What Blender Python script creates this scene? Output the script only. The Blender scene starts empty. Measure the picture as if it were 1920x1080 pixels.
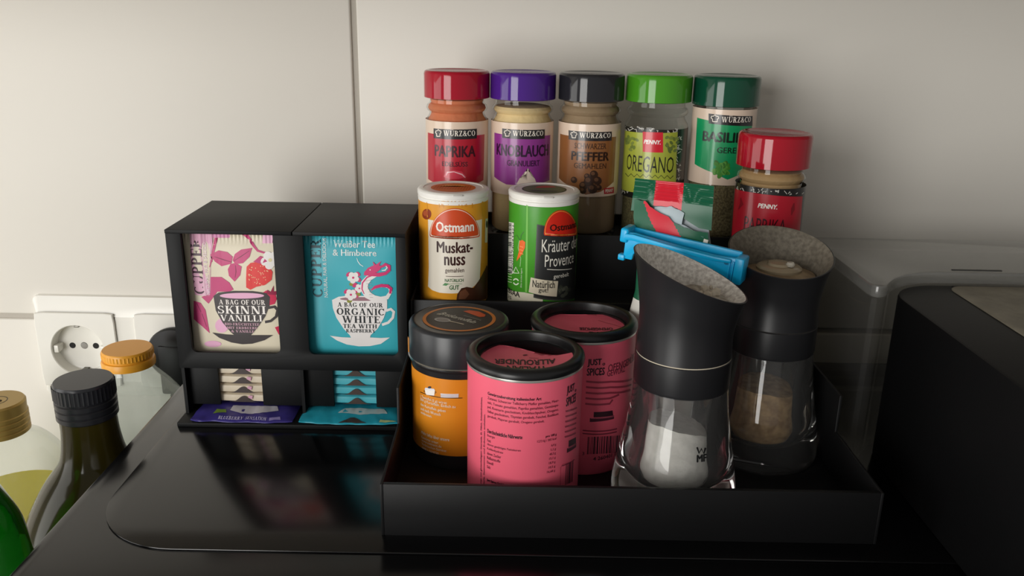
import bpy, bmesh, math, random
from math import sin, cos, pi, radians, asin, atan2, sqrt
from mathutils import Vector, Matrix, noise

random.seed(7)
scene = bpy.context.scene
C = scene.collection
CM = 0.01                                   # everything below is written in centimetres

# ------------------------------------------------------------------ camera
cam_d = bpy.data.cameras.new('camera')
cam_d.sensor_width = 36.0
cam_d.lens = 30.0
cam_d.clip_start = 0.01
cam = bpy.data.objects.new('camera', cam_d)
C.objects.link(cam)
pitch, roll = radians(17.8), radians(1.05)
fw = Vector((0, cos(pitch), -sin(pitch)))
rt0 = Vector((1, 0, 0)); dn0 = fw.cross(rt0)
rt = cos(roll) * rt0 - sin(roll) * dn0
up = rt.cross(fw)
m = Matrix((rt, up, -fw)).transposed().to_4x4()
m.translation = Vector((0, 0, 0.254))
cam.matrix_world = m
scene.camera = cam

# ------------------------------------------------------------------ world, light, exposure
world = bpy.data.worlds.new('room_light'); scene.world = world
world.use_nodes = True
bg = world.node_tree.nodes['Background']
bg.inputs[0].default_value = (0.62, 0.60, 0.58, 1)
bg.inputs[1].default_value = 0.52

def area(name, loc, target, sx, sy, power, col):
    d = bpy.data.lights.new(name, 'AREA'); d.shape = 'RECTANGLE'
    d.size, d.size_y, d.energy, d.color = sx, sy, power, col
    o = bpy.data.objects.new(name, d); C.objects.link(o)
    o.location = loc
    o.rotation_euler = (Vector(target) - Vector(loc)).to_track_quat('-Z', 'Y').to_euler()
    return o
# daylight through the two casements of a tall window to the left behind the photographer
area('window_light', (-1.22, -1.45, 0.14), (-0.25, 0.6, 0.10), 1.05, 1.35, 35.5, (1.0, 0.985, 0.95))
area('window_light', (-1.75, -0.10, 0.25), (0.05, 0.58, 0.10), 1.0, 1.20, 11.0, (1.0, 0.985, 0.95))

vs = scene.view_settings
vs.view_transform = 'Standard'; vs.look = 'None'; vs.exposure = 0.0; vs.gamma = 1.0
vs.use_curve_mapping = False

# ------------------------------------------------------------------ materials
def lin(c):
    c = c / 255.0
    return c / 12.92 if c <= 0.04045 else ((c + 0.055) / 1.055) ** 2.4
def rgb(c): return (lin(c[0]), lin(c[1]), lin(c[2]), 1.0)
_m = {}
def mat(col, rough=0.5, metal=0.0, spec=0.5, grain=0.0, bump=0.0, scale=60.0, coat=0.0, col2=None, trans=0.0, ior=1.45, emit=None, detail=4.0, stretch=None, sheen=0.0):
    key = (tuple(col), rough, metal, spec, grain, bump, scale, coat, tuple(col2) if col2 else None, trans, ior, detail, stretch)
    if key in _m: return _m[key]
    mt = bpy.data.materials.new('paint_%03d' % len(_m)); mt.use_nodes = True
    nt = mt.node_tree; b = nt.nodes['Principled BSDF']
    b.inputs['Base Color'].default_value = rgb(col)
    b.inputs['Roughness'].default_value = rough
    b.inputs['Metallic'].default_value = metal
    b.inputs['Specular IOR Level'].default_value = spec
    b.inputs['IOR'].default_value = ior
    b.inputs['Transmission Weight'].default_value = trans
    b.inputs['Coat Weight'].default_value = coat
    b.inputs['Coat Roughness'].default_value = 0.06
    if grain or bump or col2:
        tc = nt.nodes.new('ShaderNodeTexCoord')
        src = tc.outputs['Object']
        if stretch:
            mp = nt.nodes.new('ShaderNodeMapping'); mp.inputs['Scale'].default_value = stretch
            nt.links.new(src, mp.inputs[0]); src = mp.outputs[0]
        nz = nt.nodes.new('ShaderNodeTexNoise')
        nz.inputs['Scale'].default_value = scale; nz.inputs['Detail'].default_value = detail
        nt.links.new(src, nz.inputs['Vector'])
        if col2 or grain:
            rp = nt.nodes.new('ShaderNodeValToRGB')
            rp.color_ramp.elements[0].position = 0.36; rp.color_ramp.elements[1].position = 0.64
            if col2:
                a, c = rgb(col), rgb(col2)
            else:
                a = tuple(x * (1 - grain) for x in rgb(col)[:3]) + (1,); c = tuple(min(1, x * (1 + grain)) for x in rgb(col)[:3]) + (1,)
            rp.color_ramp.elements[0].color = a; rp.color_ramp.elements[1].color = c
            nt.links.new(nz.outputs['Fac'], rp.inputs[0]); nt.links.new(rp.outputs[0], b.inputs['Base Color'])
        if bump:
            bp = nt.nodes.new('ShaderNodeBump'); bp.inputs['Strength'].default_value = 1.0
            bp.inputs['Distance'].default_value = bump
            nt.links.new(nz.outputs['Fac'], bp.inputs['Height']); nt.links.new(bp.outputs[0], b.inputs['Normal'])
    _m[key] = mt
    return mt
def thin_glass(tint=(0.93, 0.95, 0.93), ior=1.45, rough=0.02, milk=0.0, milkcol=(0.8, 0.82, 0.8)):
    key = ('thin', tint, ior, rough, milk)
    if key in _m: return _m[key]
    mt = bpy.data.materials.new('thin_glass_%03d' % len(_m)); mt.use_nodes = True
    nt = mt.node_tree; nt.nodes.remove(nt.nodes['Principled BSDF'])
    out = nt.nodes['Material Output']
    tr = nt.nodes.new('ShaderNodeBsdfTransparent'); tr.inputs[0].default_value = tint + (1,)
    gl = nt.nodes.new('ShaderNodeBsdfGlossy'); gl.inputs['Roughness'].default_value = rough
    fr = nt.nodes.new('ShaderNodeFresnel')
    ge = nt.nodes.new('ShaderNodeNewGeometry'); mr = nt.nodes.new('ShaderNodeMapRange')
    mr.inputs['To Min'].default_value = ior; mr.inputs['To Max'].default_value = 1 / ior
    nt.links.new(ge.outputs['Backfacing'], mr.inputs['Value']); nt.links.new(mr.outputs[0], fr.inputs[0])
    mx = nt.nodes.new('ShaderNodeMixShader')
    base = tr
    if milk:
        df = nt.nodes.new('ShaderNodeBsdfDiffuse'); df.inputs[0].default_value = milkcol + (1,)
        m0 = nt.nodes.new('ShaderNodeMixShader'); m0.inputs[0].default_value = milk
        nt.links.new(tr.outputs[0], m0.inputs[1]); nt.links.new(df.outputs[0], m0.inputs[2]); base = m0
    nt.links.new(fr.outputs[0], mx.inputs[0]); nt.links.new(base.outputs[0], mx.inputs[1]); nt.links.new(gl.outputs[0], mx.inputs[2])
    nt.links.new(mx.outputs[0], out.inputs[0])
    _m[key] = mt
    return mt

BLACK = mat((30, 30, 32), rough=0.42, spec=0.4, bump=0.00006, scale=900)
BLACK_SAT = mat((30, 31, 33), rough=0.36, spec=0.45)
BLACK_LID = mat((20, 20, 21), rough=0.32, spec=0.5)
WHITE_PL = mat((236, 234, 228), rough=0.3)

# ------------------------------------------------------------------ mesh helpers
def finish(bm, sharp=radians(38)):
    bmesh.ops.recalc_face_normals(bm, faces=bm.faces)
    for f in bm.faces: f.smooth = True
    for e in bm.edges:
        if len(e.link_faces) == 2:
            e.smooth = e.calc_face_angle(0) < sharp
def obj(name, bm, mats, parent=None, loc=None, fin=True, rot=None):
    if fin: finish(bm)
    bmesh.ops.scale(bm, vec=(CM, CM, CM), verts=bm.verts)
    me = bpy.data.meshes.new(name); bm.to_mesh(me); bm.free()
    for mt in (mats if isinstance(mats, (list, tuple)) else [mats]): me.materials.append(mt)
    o = bpy.data.objects.new(name, me); C.objects.link(o)
    if parent: o.parent = parent
    if loc: o.location = Vector(loc) * CM
    if rot: o.rotation_euler = rot
    return o
def thing(name, label, cat, loc=(0, 0, 0), group=None, rot=(0, 0, 0)):
    o = bpy.data.objects.new(name, None); C.objects.link(o)
    o.empty_display_size = 0.02
    o.location = Vector(loc) * CM; o.rotation_euler = rot
    tag(o, label, cat, group); return o
def tag(o, label, cat, group=None):
    o['label'] = label; o['category'] = cat
    if group: o['group'] = group
    return o
def box(bm, x0, x1, y0, y1, z0, z1, bev=0.0, seg=2):
    b2 = bmesh.new() if bev else bm
    vs_ = [b2.verts.new((x, y, z)) for z in (z0, z1) for x, y in ((x0, y0), (x1, y0), (x1, y1), (x0, y1))]
    for f in ((0, 3, 2, 1), (4, 5, 6, 7), (0, 1, 5, 4), (1, 2, 6, 5), (2, 3, 7, 6), (3, 0, 4, 7)):
        b2.faces.new([vs_[i] for i in f])
    if bev:
        bmesh.ops.bevel(b2, geom=b2.edges[:], offset=bev, segments=seg, affect='EDGES', profile=0.5)
        merge(bm, b2)
    return bm
def merge(bm, b2, matrix=None):
    mp = {}
    for v in b2.verts:
        mp[v] = bm.verts.new(matrix @ v.co if matrix else v.co)
    for f in b2.faces:
        try:
            nf = bm.faces.new([mp[v] for v in f.verts]); nf.material_index = f.material_index
        except ValueError: pass
    b2.free()
def B(*a, **k): return box(bmesh.new(), *a, **k)
def prism(pts, axis, a0, a1, bev=0.0, bm=None):
    """extrude the outline pts (2-D) along axis x/y/z between a0 and a1"""
    b2 = bmesh.new()
    def P(p, a):
        if axis == 'x': return (a, p[0], p[1])
        if axis == 'y': return (p[0], a, p[1])
        return (p[0], p[1], a)
    lo = [b2.verts.new(P(p, a0)) for p in pts]; hi = [b2.verts.new(P(p, a1)) for p in pts]
    n = len(pts)
    b2.faces.new(lo); b2.faces.new(hi[::-1])
    for i in range(n): b2.faces.new((lo[i], hi[i], hi[(i + 1) % n], lo[(i + 1) % n]))
    bmesh.ops.recalc_face_normals(b2, faces=b2.faces)
    if bev:
        ed = [e for e in b2.edges if len(e.link_faces) == 2 and e.calc_face_angle(0) > 0.6]
        bmesh.ops.bevel(b2, geom=ed, offset=bev, segments=2, affect='EDGES', profile=0.5)
    if bm is None: return b2
    merge(bm, b2); return bm
def lathe(prof, n=64, bm=None, mi=0, wob=None):
    """revolve (r, z) points about z; r = 0 points become poles"""
    bm = bm or bmesh.new()
    rings = []
    for r, z in prof:
        if r < 1e-6: rings.append([bm.verts.new((0, 0, z))])
        else: rings.append([bm.verts.new((r * cos(2 * pi * i / n), r * sin(2 * pi * i / n), z)) for i in range(n)])
    for a, b in zip(rings, rings[1:]):
        if len(a) == 1 and len(b) == 1: continue
        for i in range(n):
            j = (i + 1) % n
            if len(a) == 1: f = bm.faces.new((a[0], b[j], b[i]))
            elif len(b) == 1: f = bm.faces.new((a[i], a[j], b[0]))
            else: f = bm.faces.new((a[i], a[j], b[j], b[i]))
            f.material_index = mi
    return bm
def smoothp(pts, k=4):
    """Catmull-Rom resample of a profile"""
    out = []
    for i in range(len(pts) - 1):
        p0 = pts[max(i - 1, 0)]; p1 = pts[i]; p2 = pts[i + 1]; p3 = pts[min(i + 2, len(pts) - 1)]
        for s in range(k):
            t = s / k
            out.append(tuple(max(0.0, 0.5 * (2 * p1[d] + (p2[d] - p0[d]) * t + (2 * p0[d] - 5 * p1[d] + 4 * p2[d] - p3[d]) * t * t + (3 * p1[d] - p0[d] - 3 * p2[d] + p3[d]) * t ** 3)) if d == 0 else
                             0.5 * (2 * p1[d] + (p2[d] - p0[d]) * t + (2 * p0[d] - 5 * p1[d] + 4 * p2[d] - p3[d]) * t * t + (3 * p1[d] - p0[d] - 3 * p2[d] + p3[d]) * t ** 3) for d in (0, 1)))
    out.append(pts[-1]); return out
def tube(pts, r, n=10, bm=None, mi=0):
    bm = bm or bmesh.new(); prev = None
    for i, p in enumerate(pts):
        p = Vector(p); a = Vector(pts[max(i - 1, 0)]); b = Vector(pts[min(i + 1, len(pts) - 1)])
        t = (b - a).normalized(); u = t.orthogonal().normalized() if prev is None else (pu - t * pu.dot(t)).normalized(); pu = u
        w = t.cross(u); rr = r[i] if isinstance(r, (list, tuple)) else r
        ring = [bm.verts.new(p + u * rr * cos(2 * pi * k / n) + w * rr * sin(2 * pi * k / n)) for k in range(n)]
        if prev:
            for k in range(n):
                f = bm.faces.new((prev[k], prev[(k + 1) % n], ring[(k + 1) % n], ring[k])); f.material_index = mi
        else: bm.faces.new(ring[::-1]).material_index = mi
        prev = ring
    bm.faces.new(prev).material_index = mi
    return bm
def rrect(x0, x1, y0, y1, r, n=6, corners=(1, 1, 1, 1)):
    """rounded rectangle outline, counter-clockwise from lower left; corners = (ll, lr, ur, ul)"""
    pts = []
    for (cx, cy, a, k) in ((x0 + r, y0 + r, pi, 0), (x1 - r, y0 + r, 1.5 * pi, 1), (x1 - r, y1 - r, 0, 2), (x0 + r, y1 - r, 0.5 * pi, 3)):
        if corners[k]:
            pts += [(cx + r * cos(a + i * pi / 2 / n), cy + r * sin(a + i * pi / 2 / n)) for i in range(n + 1)]
        else:
            pts.append(((x0, y0), (x1, y0), (x1, y1), (x0, y1))[k])
    return pts

# ------------------------------------------------------------------ printing: flat artwork laid on labels
_t = {}
def glyphs(s, bold=0.0):
    key = (s, bold)
    if key not in _t:
        cu = bpy.data.curves.new('type', 'FONT'); cu.body = s; cu.resolution_u = 2; cu.offset = bold
        o = bpy.data.objects.new('type', cu)
        C.objects.link(o); bpy.context.view_layer.update()
        me = bpy.data.meshes.new_from_object(o.evaluated_get(bpy.context.evaluated_depsgraph_get()))
        vs_ = [(v.co.x, v.co.y) for v in me.vertices]; fs = [tuple(p.vertices) for p in me.polygons]
        bpy.data.meshes.remove(me); bpy.data.objects.remove(o); bpy.data.curves.remove(cu)
        _t[key] = (vs_, fs)
    return _t[key]
def ringpoly(cx, cy, rx, ry, a0, a1, tx, ty, n=9):
    """thick-thin arc of a serif letter as quads"""
    q = []
    A = [radians(a0 + (a1 - a0) * i / n) for i in range(n + 1)]
    for a, b in zip(A, A[1:]):
        q.append([(cx + rx * cos(a), cy + ry * sin(a)), (cx + rx * cos(b), cy + ry * sin(b)),
                  (cx + (rx - tx) * cos(b), cy + (ry - ty) * sin(b)), (cx + (rx - tx) * cos(a), cy + (ry - ty) * sin(a))])
    return q
def R_(x0, x1, y0, y1): return [(x0, y0), (x1, y0), (x1, y1), (x0, y1)]
def bar(x, T=.2, s=.09, top=1, bot=1):
    q = [R_(x, x + T, 0, 1)]
    if bot: q.append(R_(x - s, x + T + s, 0, .06))
    if top: q.append(R_(x - s, x + T + s, .94, 1))
    return q
def diag(x0, y0, x1, y1, w): return [[(x0, y0), (x0 + w, y0), (x1 + w, y1), (x1, y1)]]
def serif_font():
    T, t = .2, .075
    F = {}
    F['I'] = (.4, bar(.1))
    F['L'] = (.68, bar(.1) + [R_(.1, .66, 0, t), R_(.6, .66, 0, .3)])
    F['E'] = (.72, bar(.1) + [R_(.1, .68, 0, t), R_(.62, .68, 0, .26), R_(.1, .66, .93, 1), R_(.6, .66, .76, 1), R_(.2, .5, .47, .54), R_(.46, .51, .38, .63)])
    F['F'] = (.68, bar(.1) + [R_(.1, .66, .93, 1), R_(.6, .66, .76, 1), R_(.2, .5, .47, .54), R_(.46, .51, .38, .63)])
    F['H'] = (.92, bar(.1) + bar(.62) + [R_(.2, .7, .47, .54)])
    F['T'] = (.76, bar(.28) + [R_(.03, .73, .93, 1), R_(.03, .09, .74, 1), R_(.67, .73, .74, 1)])
    F['P'] = (.74, bar(.1) + ringpoly(.36, .74, .33, .26, -90, 90, .19, t) + [R_(.2, .37, .93, 1), R_(.2, .37, .48, .555)])
    F['B'] = (.76, bar(.1) + ringpoly(.36, .76, .28, .24, -90, 90, .17, t) + ringpoly(.36, .27, .34, .27, -90, 90, .19, t) + [R_(.2, .37, .93, 1), R_(.2, .37, .49, .55), R_(.2, .37, 0, .07)])
    F['R'] = (.84, bar(.1) + ringpoly(.36, .74, .31, .26, -90, 90, .18, t) + [R_(.2, .37, .93, 1), R_(.2, .4, .48, .555)] + diag(.58, 0, .34, .52, .2) + [R_(.55, .84, 0, .06)])
    F['D'] = (.84, bar(.1) + ringpoly(.36, .5, .42, .5, -90, 90, .2, t) + [R_(.2, .37, .93, 1), R_(.2, .37, 0, .07)])
    F['O'] = (.9, ringpoly(.45, .5, .42, .5, 0, 360, .2, t, 20))
    F['C'] = (.84, ringpoly(.45, .5, .42, .5, 42, 318, .2, t, 16) + [R_(.7, .76, .68, 1)])
    F['G'] = (.9, ringpoly(.45, .5, .42, .5, 42, 318, .2, t, 16) + [R_(.7, .76, .68, 1), R_(.62, .8, .08, .42), R_(.52, .86, .38, .44)])
    F['U'] = (.9, [R_(.12, .31, .35, 1), R_(.03, .4, .94, 1), R_(.7, .77, .35, 1), R_(.6, .88, .94, 1)] + ringpoly(.445, .36, .325, .36, 180, 360, .15, .09))
    F['S'] = (.68, ringpoly(.34, .74, .28, .26, 30, 270, .15, t, 12) + ringpoly(.34, .26, .3, .26, -150, 90, .16, t, 12) + [R_(.52, .58, .7, 1), R_(.06, .12, 0, .3)])
    F['N'] = (.94, [R_(.12, .19, 0, 1), R_(.03, .28, 0, .06), R_(.72, .79, 0, 1), R_(.63, .9, .94, 1), R_(.03, .2, .94, 1)] + diag(.58, 0, .1, 1, .22))
    F['M'] = (1.1, [R_(.12, .19, 0, 1), R_(.03, .28, 0, .06), R_(.03, .2, .94, 1)] + diag(.44, .05, .12, 1, .2) + diag(.47, .05, .84, 1, .08) + bar(.8))
    F['A'] = (.88, diag(.08, 0, .4, 1, .07) + diag(.6, 0, .33, 1, .2) + [R_(.22, .66, .3, .37), R_(0, .26, 0, .06), R_(.54, .88, 0, .06)])
    F['V'] = (.88, diag(.33, 0, .06, 1, .2) + diag(.4, 0, .72, 1, .07) + [R_(0, .34, .94, 1), R_(.62, .88, .94, 1)])
    F['W'] = (1.3, diag(.3, 0, .06, 1, .19) + diag(.37, 0, .62, 1, .07) + diag(.76, 0, .52, 1, .19) + diag(.83, 0, 1.12, 1, .07) + [R_(0, .32, .94, 1), R_(.45, .78, .94, 1), R_(1.02, 1.28, .94, 1)])
    F['Y'] = (.86, [R_(.34, .53, 0, .48), R_(.24, .63, 0, .06)] + diag(.34, .42, .06, 1, .2) + diag(.44, .42, .7, 1, .07) + [R_(0, .34, .94, 1), R_(.6, .86, .94, 1)])
    F['K'] = (.9, bar(.1) + diag(.28, .42, .66, 1, .08) + diag(.62, 0, .36, .56, .2) + [R_(.56, .9, 0, .06), R_(.56, .84, .94, 1)])
    F['Z'] = (.74, [R_(.06, .66, .92, 1), R_(.06, .7, 0, .08), R_(.06, .12, .74, 1), R_(.64, .7, 0, .26)] + diag(.06, .04, .46, .96, .2))
    F['Ü'] = (.9, F['U'][1] + [R_(.2, .34, 1.1, 1.24), R_(.54, .68, 1.1, 1.24)])
    F['&'] = (.9, ringpoly(.38, .77, .22, .23, 0, 360, .12, t, 14) + ringpoly(.36, .27, .32, .27, 20, 360, .17, t, 14) + diag(.66, 0, .18, .72, .2) + [R_(.6, .86, .42, .48)])
    F['-'] = (.42, [R_(.05, .36, .36, .46)])
    F[' '] = (.36, [])
    return F
SERIF = serif_font()
class Art:
    """artwork in its own drawing units; cv turns a drawing point into (arc or width in cm, height in cm)"""
    def __init__(s, cv): s.cv = cv; s.items = []
    def poly(s, pts, col, layer=1, raw=False):
        s.items.append(([p if raw else s.cv(*p) for p in pts], [tuple(range(len(pts)))], col, layer))
    def rect(s, x0, x1, y0, y1, col, layer=1): s.poly([(x0, y1), (x1, y1), (x1, y0), (x0, y0)], col, layer)
    def ell(s, x, y, rx, ry, col, layer=1, n=24, rot=0):
        c, q = cos(rot), sin(rot)
        s.poly([(x + rx * cos(a) * c - ry * sin(a) * q, y + rx * cos(a) * q + ry * sin(a) * c) for a in (2 * pi * i / n for i in range(n))], col, layer)
    def line(s, pts, w, col, layer=1):
        L, Rr = [], []
        for i, p in enumerate(pts):
            a = pts[max(i - 1, 0)]; b = pts[min(i + 1, len(pts) - 1)]
            dx, dy = b[0] - a[0], b[1] - a[1]; d = sqrt(dx * dx + dy * dy) or 1
            ww = w[i] if isinstance(w, (list, tuple)) else w
            L.append((p[0] - dy / d * ww / 2, p[1] + dx / d * ww / 2)); Rr.append((p[0] + dy / d * ww / 2, p[1] - dx / d * ww / 2))
        for i in range(len(pts) - 1):
            s.poly([L[i], L[i + 1], Rr[i + 1], Rr[i]], col, layer)
    def text(s, t, x0, x1, y0, y1, col, layer=2, bold=0.0, tilt=0.0, serif=False, vert=False, shear=0.0, flip=False):
        """fit the words into the box x0..x1, y0 (top)..y1 (bottom)"""
        if serif:
            vs_, fs, X = [], [], 0
            for ch in t:
                w, qs = SERIF[ch]
                for q in qs:
                    k = len(vs_); vs_ += [(X + p[0], p[1]) for p in q]; fs.append(tuple(range(k, k + len(q))))
                X += w + .05
        else:
            vs_, fs = glyphs(t, 0.0)
            if bold:
                v0, f0 = vs_, fs; vs_, fs = [], []
                for dx, dy in ((-1, 0), (1, 0), (0, .6), (0, -.6)):
                    k = len(vs_); vs_ += [(x + dx * bold, y + dy * bold) for x, y in v0]; fs += [tuple(i + k for i in f) for f in f0]
        if not vs_: return
        a0 = min(v[0] for v in vs_); a1 = max(v[0] for v in vs_); b0 = min(v[1] for v in vs_); b1 = max(v[1] for v in vs_)
        xm, ym = (x0 + x1) / 2, (y0 + y1) / 2
        uL = s.cv(x0, ym)[0]; uR = s.cv(x1, ym)[0]; vT = s.cv(xm, y0)[1]; vB = s.cv(xm, y1)[1]
        P = []
        for x, y in vs_:
            p = (x - a0) / (a1 - a0 or 1); q = (y - b0) / (b1 - b0 or 1)
            p2 = p + shear * (q - .5)
            if flip: p2, q = 1 - p2, 1 - q
            if vert: P.append((uL + (uR - uL) * (1 - q), vB + (vT - vB) * p2))
            else: P.append((uL + (uR - uL) * p2, vB + (vT - vB) * q + tilt * (.5 - p)))
        s.items.append((P, fs, col, layer))
    def build(s, name, parent, mapf, du=None, rough=0.45, loc=None, coat=0.0, step=0.006):
        if not s.items: return None
        bm = bmesh.new(); cols = []; mats = []
        for pts, fs, col, layer in s.items:
            mt = col if not isinstance(col, tuple) else mat(col, rough=rough, coat=coat)
            if mt not in mats: mats.append(mt)
            k = mats.index(mt)
            vv = [bm.verts.new((p[0], p[1], layer * step)) for p in pts]
            for f in fs:
                try: bm.faces.new([vv[i] for i in f]).material_index = k
                except ValueError: pass
        bmesh.ops.triangulate(bm, faces=[f for f in bm.faces if len(f.verts) > 4], quad_method='BEAUTY', ngon_method='EAR_CLIP')
        if du:
            u0 = min(v.co.x for v in bm.verts); u1 = max(v.co.x for v in bm.verts)
            k = math.ceil(u0 / du)
            while k * du < u1:
                bmesh.ops.bisect_plane(bm, geom=bm.verts[:] + bm.edges[:] + bm.faces[:], plane_co=(k * du, 0, 0), plane_no=(1, 0, 0), dist=1e-5)
                k += 1
        for v in bm.verts: v.co = mapf(v.co.x, v.co.y, v.co.z)
        for f in bm.faces: f.smooth = bool(du)
        return obj(name, bm, mats, parent, loc, fin=False)
def cyl_cv(cx, cy, s, ox, oy, R, kx, kz, zref, xc, curv, lean=0.0):
    """drawing units -> arc on a cylinder of radius R (cm).  crop origin (cx, cy), crop scale s"""
    def cv(x, y):
        px, py = cx + x / s, cy + y / s
        l = (px - xc - lean * (py - oy)) / kx
        q = max(-0.985, min(0.985, l / R))
        return (R * asin(q), zref - (py + curv * (1 - sqrt(1 - q * q)) - oy) / kz)
    return cv
def cyl_map(R, a0):
    def f(u, v, h):
        a = u / R + a0
        return Vector(((R + h) * sin(a), -(R + h) * cos(a), v))
    return f
def band(R, a0, a1, z0, z1, n=48, bm=None, th=0.012):
    """a paper label wrapped round a cylinder from angle a0 to a1, with its thickness"""
    bm = bm or bmesh.new(); g = []
    for i in range(n + 1):
        a = a0 + (a1 - a0) * i / n
        g.append([bm.verts.new((rr * sin(a), -rr * cos(a), z)) for rr, z in ((R, z0), (R + th, z0), (R + th, z1), (R, z1))])
    for i in range(n):
        for k in range(4):
            bm.faces.new((g[i][k], g[i + 1][k], g[i + 1][(k + 1) % 4], g[i][(k + 1) % 4]))
    if abs(a1 - a0) < 2 * pi - 1e-3:
        bm.faces.new(g[0][::-1]); bm.faces.new(g[-1])
    return bm

# ================================================================== THE SETTING
WY = 66.0                                           # tiled wall
grout = mat((178, 172, 162), rough=0.8, bump=0.0002, scale=400)
TILE = mat((222, 218, 210), rough=0.3, spec=0.13, bump=0.0003, scale=5.0, detail=2.0, stretch=(0.6, 1.0, 3.4))
w = obj('wall_back', B(-150, 150, WY + 0.25, WY + 4, -60, 110), grout)
w['kind'] = 'structure'
XJ, ZJ, TW, TH = -12.08, 0.97, 60.0, 30.0
tb = B(0.22, TW - 0.22, WY, WY + 0.6, 0.22, TH - 0.22, bev=0.16, seg=3)
t0 = obj('tile', tb, TILE, w)
for i in range(-2, 2):
    for j in range(-2, 3):
        o = t0 if (i, j) == (-2, -2) else t0.copy()
        if o is not t0: C.objects.link(o); o.parent = w
        o.location = ((XJ + i * TW) * CM, 0, (ZJ + j * TH) * CM)

fl = obj('floor', B(-260, 160, -330, WY + 4, -122, -120), mat((150, 140, 126), rough=.5, grain=.05, scale=8)); fl['kind'] = 'structure'
wc = thing('unseen_wall_cabinet', 'pale unseen wall cabinet above the spice jars, added to shade the wall', 'cabinet', (0, WY, 32.0))  # out of view; added to keep ambient light off the upper wall
CB = mat((206, 200, 190), rough=.5, grain=.03, scale=20)
for k in range(4):
    dr = obj('cabinet_door', B(-118 + 60 * k, -58.4 + 60 * k, -35, -33.2, -.6, 70, bev=.15), CB, wc)
obj('cabinet_carcass', B(-118, 121.6, -33.2, 0, 0, 70, bev=.1), CB, wc)
WT = -28.0                                          # worktop the bottles and the appliance stand on
wt = thing('kitchen_worktop', 'pale worktop under the bottles and the black appliance', 'worktop', (0, 30, WT))
obj('worktop_slab', B(-150, 150, -30, WY - 30.0, -3.8, 0, bev=0.2), mat((190, 184, 174), rough=0.4, grain=0.06, scale=30), wt)

# ================================================================== APPLIANCE (black top that carries rack and dispenser)
AP = mat((6, 6, 7), rough=0.17, spec=0.6)
ap = thing('kitchen_appliance', 'low black appliance with glossy top and rounded inset panel, under rack and dispenser', 'appliance', (0, 40, WT))
H0 = -WT
obj('body', B(-21.4, 47, -22, 21, 0.6, H0 - 3.6, bev=0.4), BLACK, ap)
for fx in (-18, 43):
    for fy in (-18, 17):
        obj('foot', lathe([(0, 0), (1.4, 0), (1.5, 0.1), (1.5, 0.6), (0, 0.6)], 20), BLACK, ap, (fx, fy, 0))
obj('top_cover', prism(rrect(-23.4, 49, -24, 22, 0.8), 'z', H0 - 3.6, H0 - 0.11, bev=0.12), AP, ap)
obj('inset_panel', prism(rrect(-21.6, 47, -3.95, 20, 5.0, n=14, corners=(1, 1, 1, 1)), 'z', H0 - 0.11, H0, bev=0.05), AP, ap)

# ================================================================== DOUBLE SOCKET AND PLUG
SK = mat((232, 230, 223), rough=0.22)
so = thing('wall_socket', 'white double wall socket set on the tiled wall behind the bottles', 'socket', (-30.3, WY, -1.41))
so.scale = (1.023, 1.0, 1.023)
fx0, fx1, fz0, fz1 = -8.6, 8.9, -4.35, 4.3
def frame_ring(outer, inner, bm):
    n = len(outer)
    a = [bm.verts.new(p) for p in outer]; b = [bm.verts.new(p) for p in inner]
    for i in range(n): bm.faces.new((a[i], a[(i + 1) % n], b[(i + 1) % n], b[i]))
bm = bmesh.new()
def rp(x0, x1, z0, z1, r, y): return [(p[0], y, p[1]) for p in rrect(x0, x1, z0, z1, r, n=3)]
frame_ring(rp(fx0, fx1, fz0, fz1, .5, 0), rp(fx0 + .05, fx1 - .05, fz0 + .05, fz1 - .05, .5, -.35), bm)
frame_ring(rp(fx0 + .05, fx1 - .05, fz0 + .05, fz1 - .05, .5, -.35), rp(fx0 + .6, fx1 - .6, fz0 + 1.55, fz1 - 1.55, .12, -.95), bm)
for xa, xb in ((-1.88, -.32), (6.02, fx1 - .6)):       # bars of the frame between and beside the two inserts
    bm.faces.new([bm.verts.new(p) for p in rp(xa, xb, fz0 + 1.55, fz1 - 1.55, .12, -.95)])
bmesh.ops.remove_doubles(bm, verts=bm.verts, dist=1e-4)
obj('frame', bm, SK, so)
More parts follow.
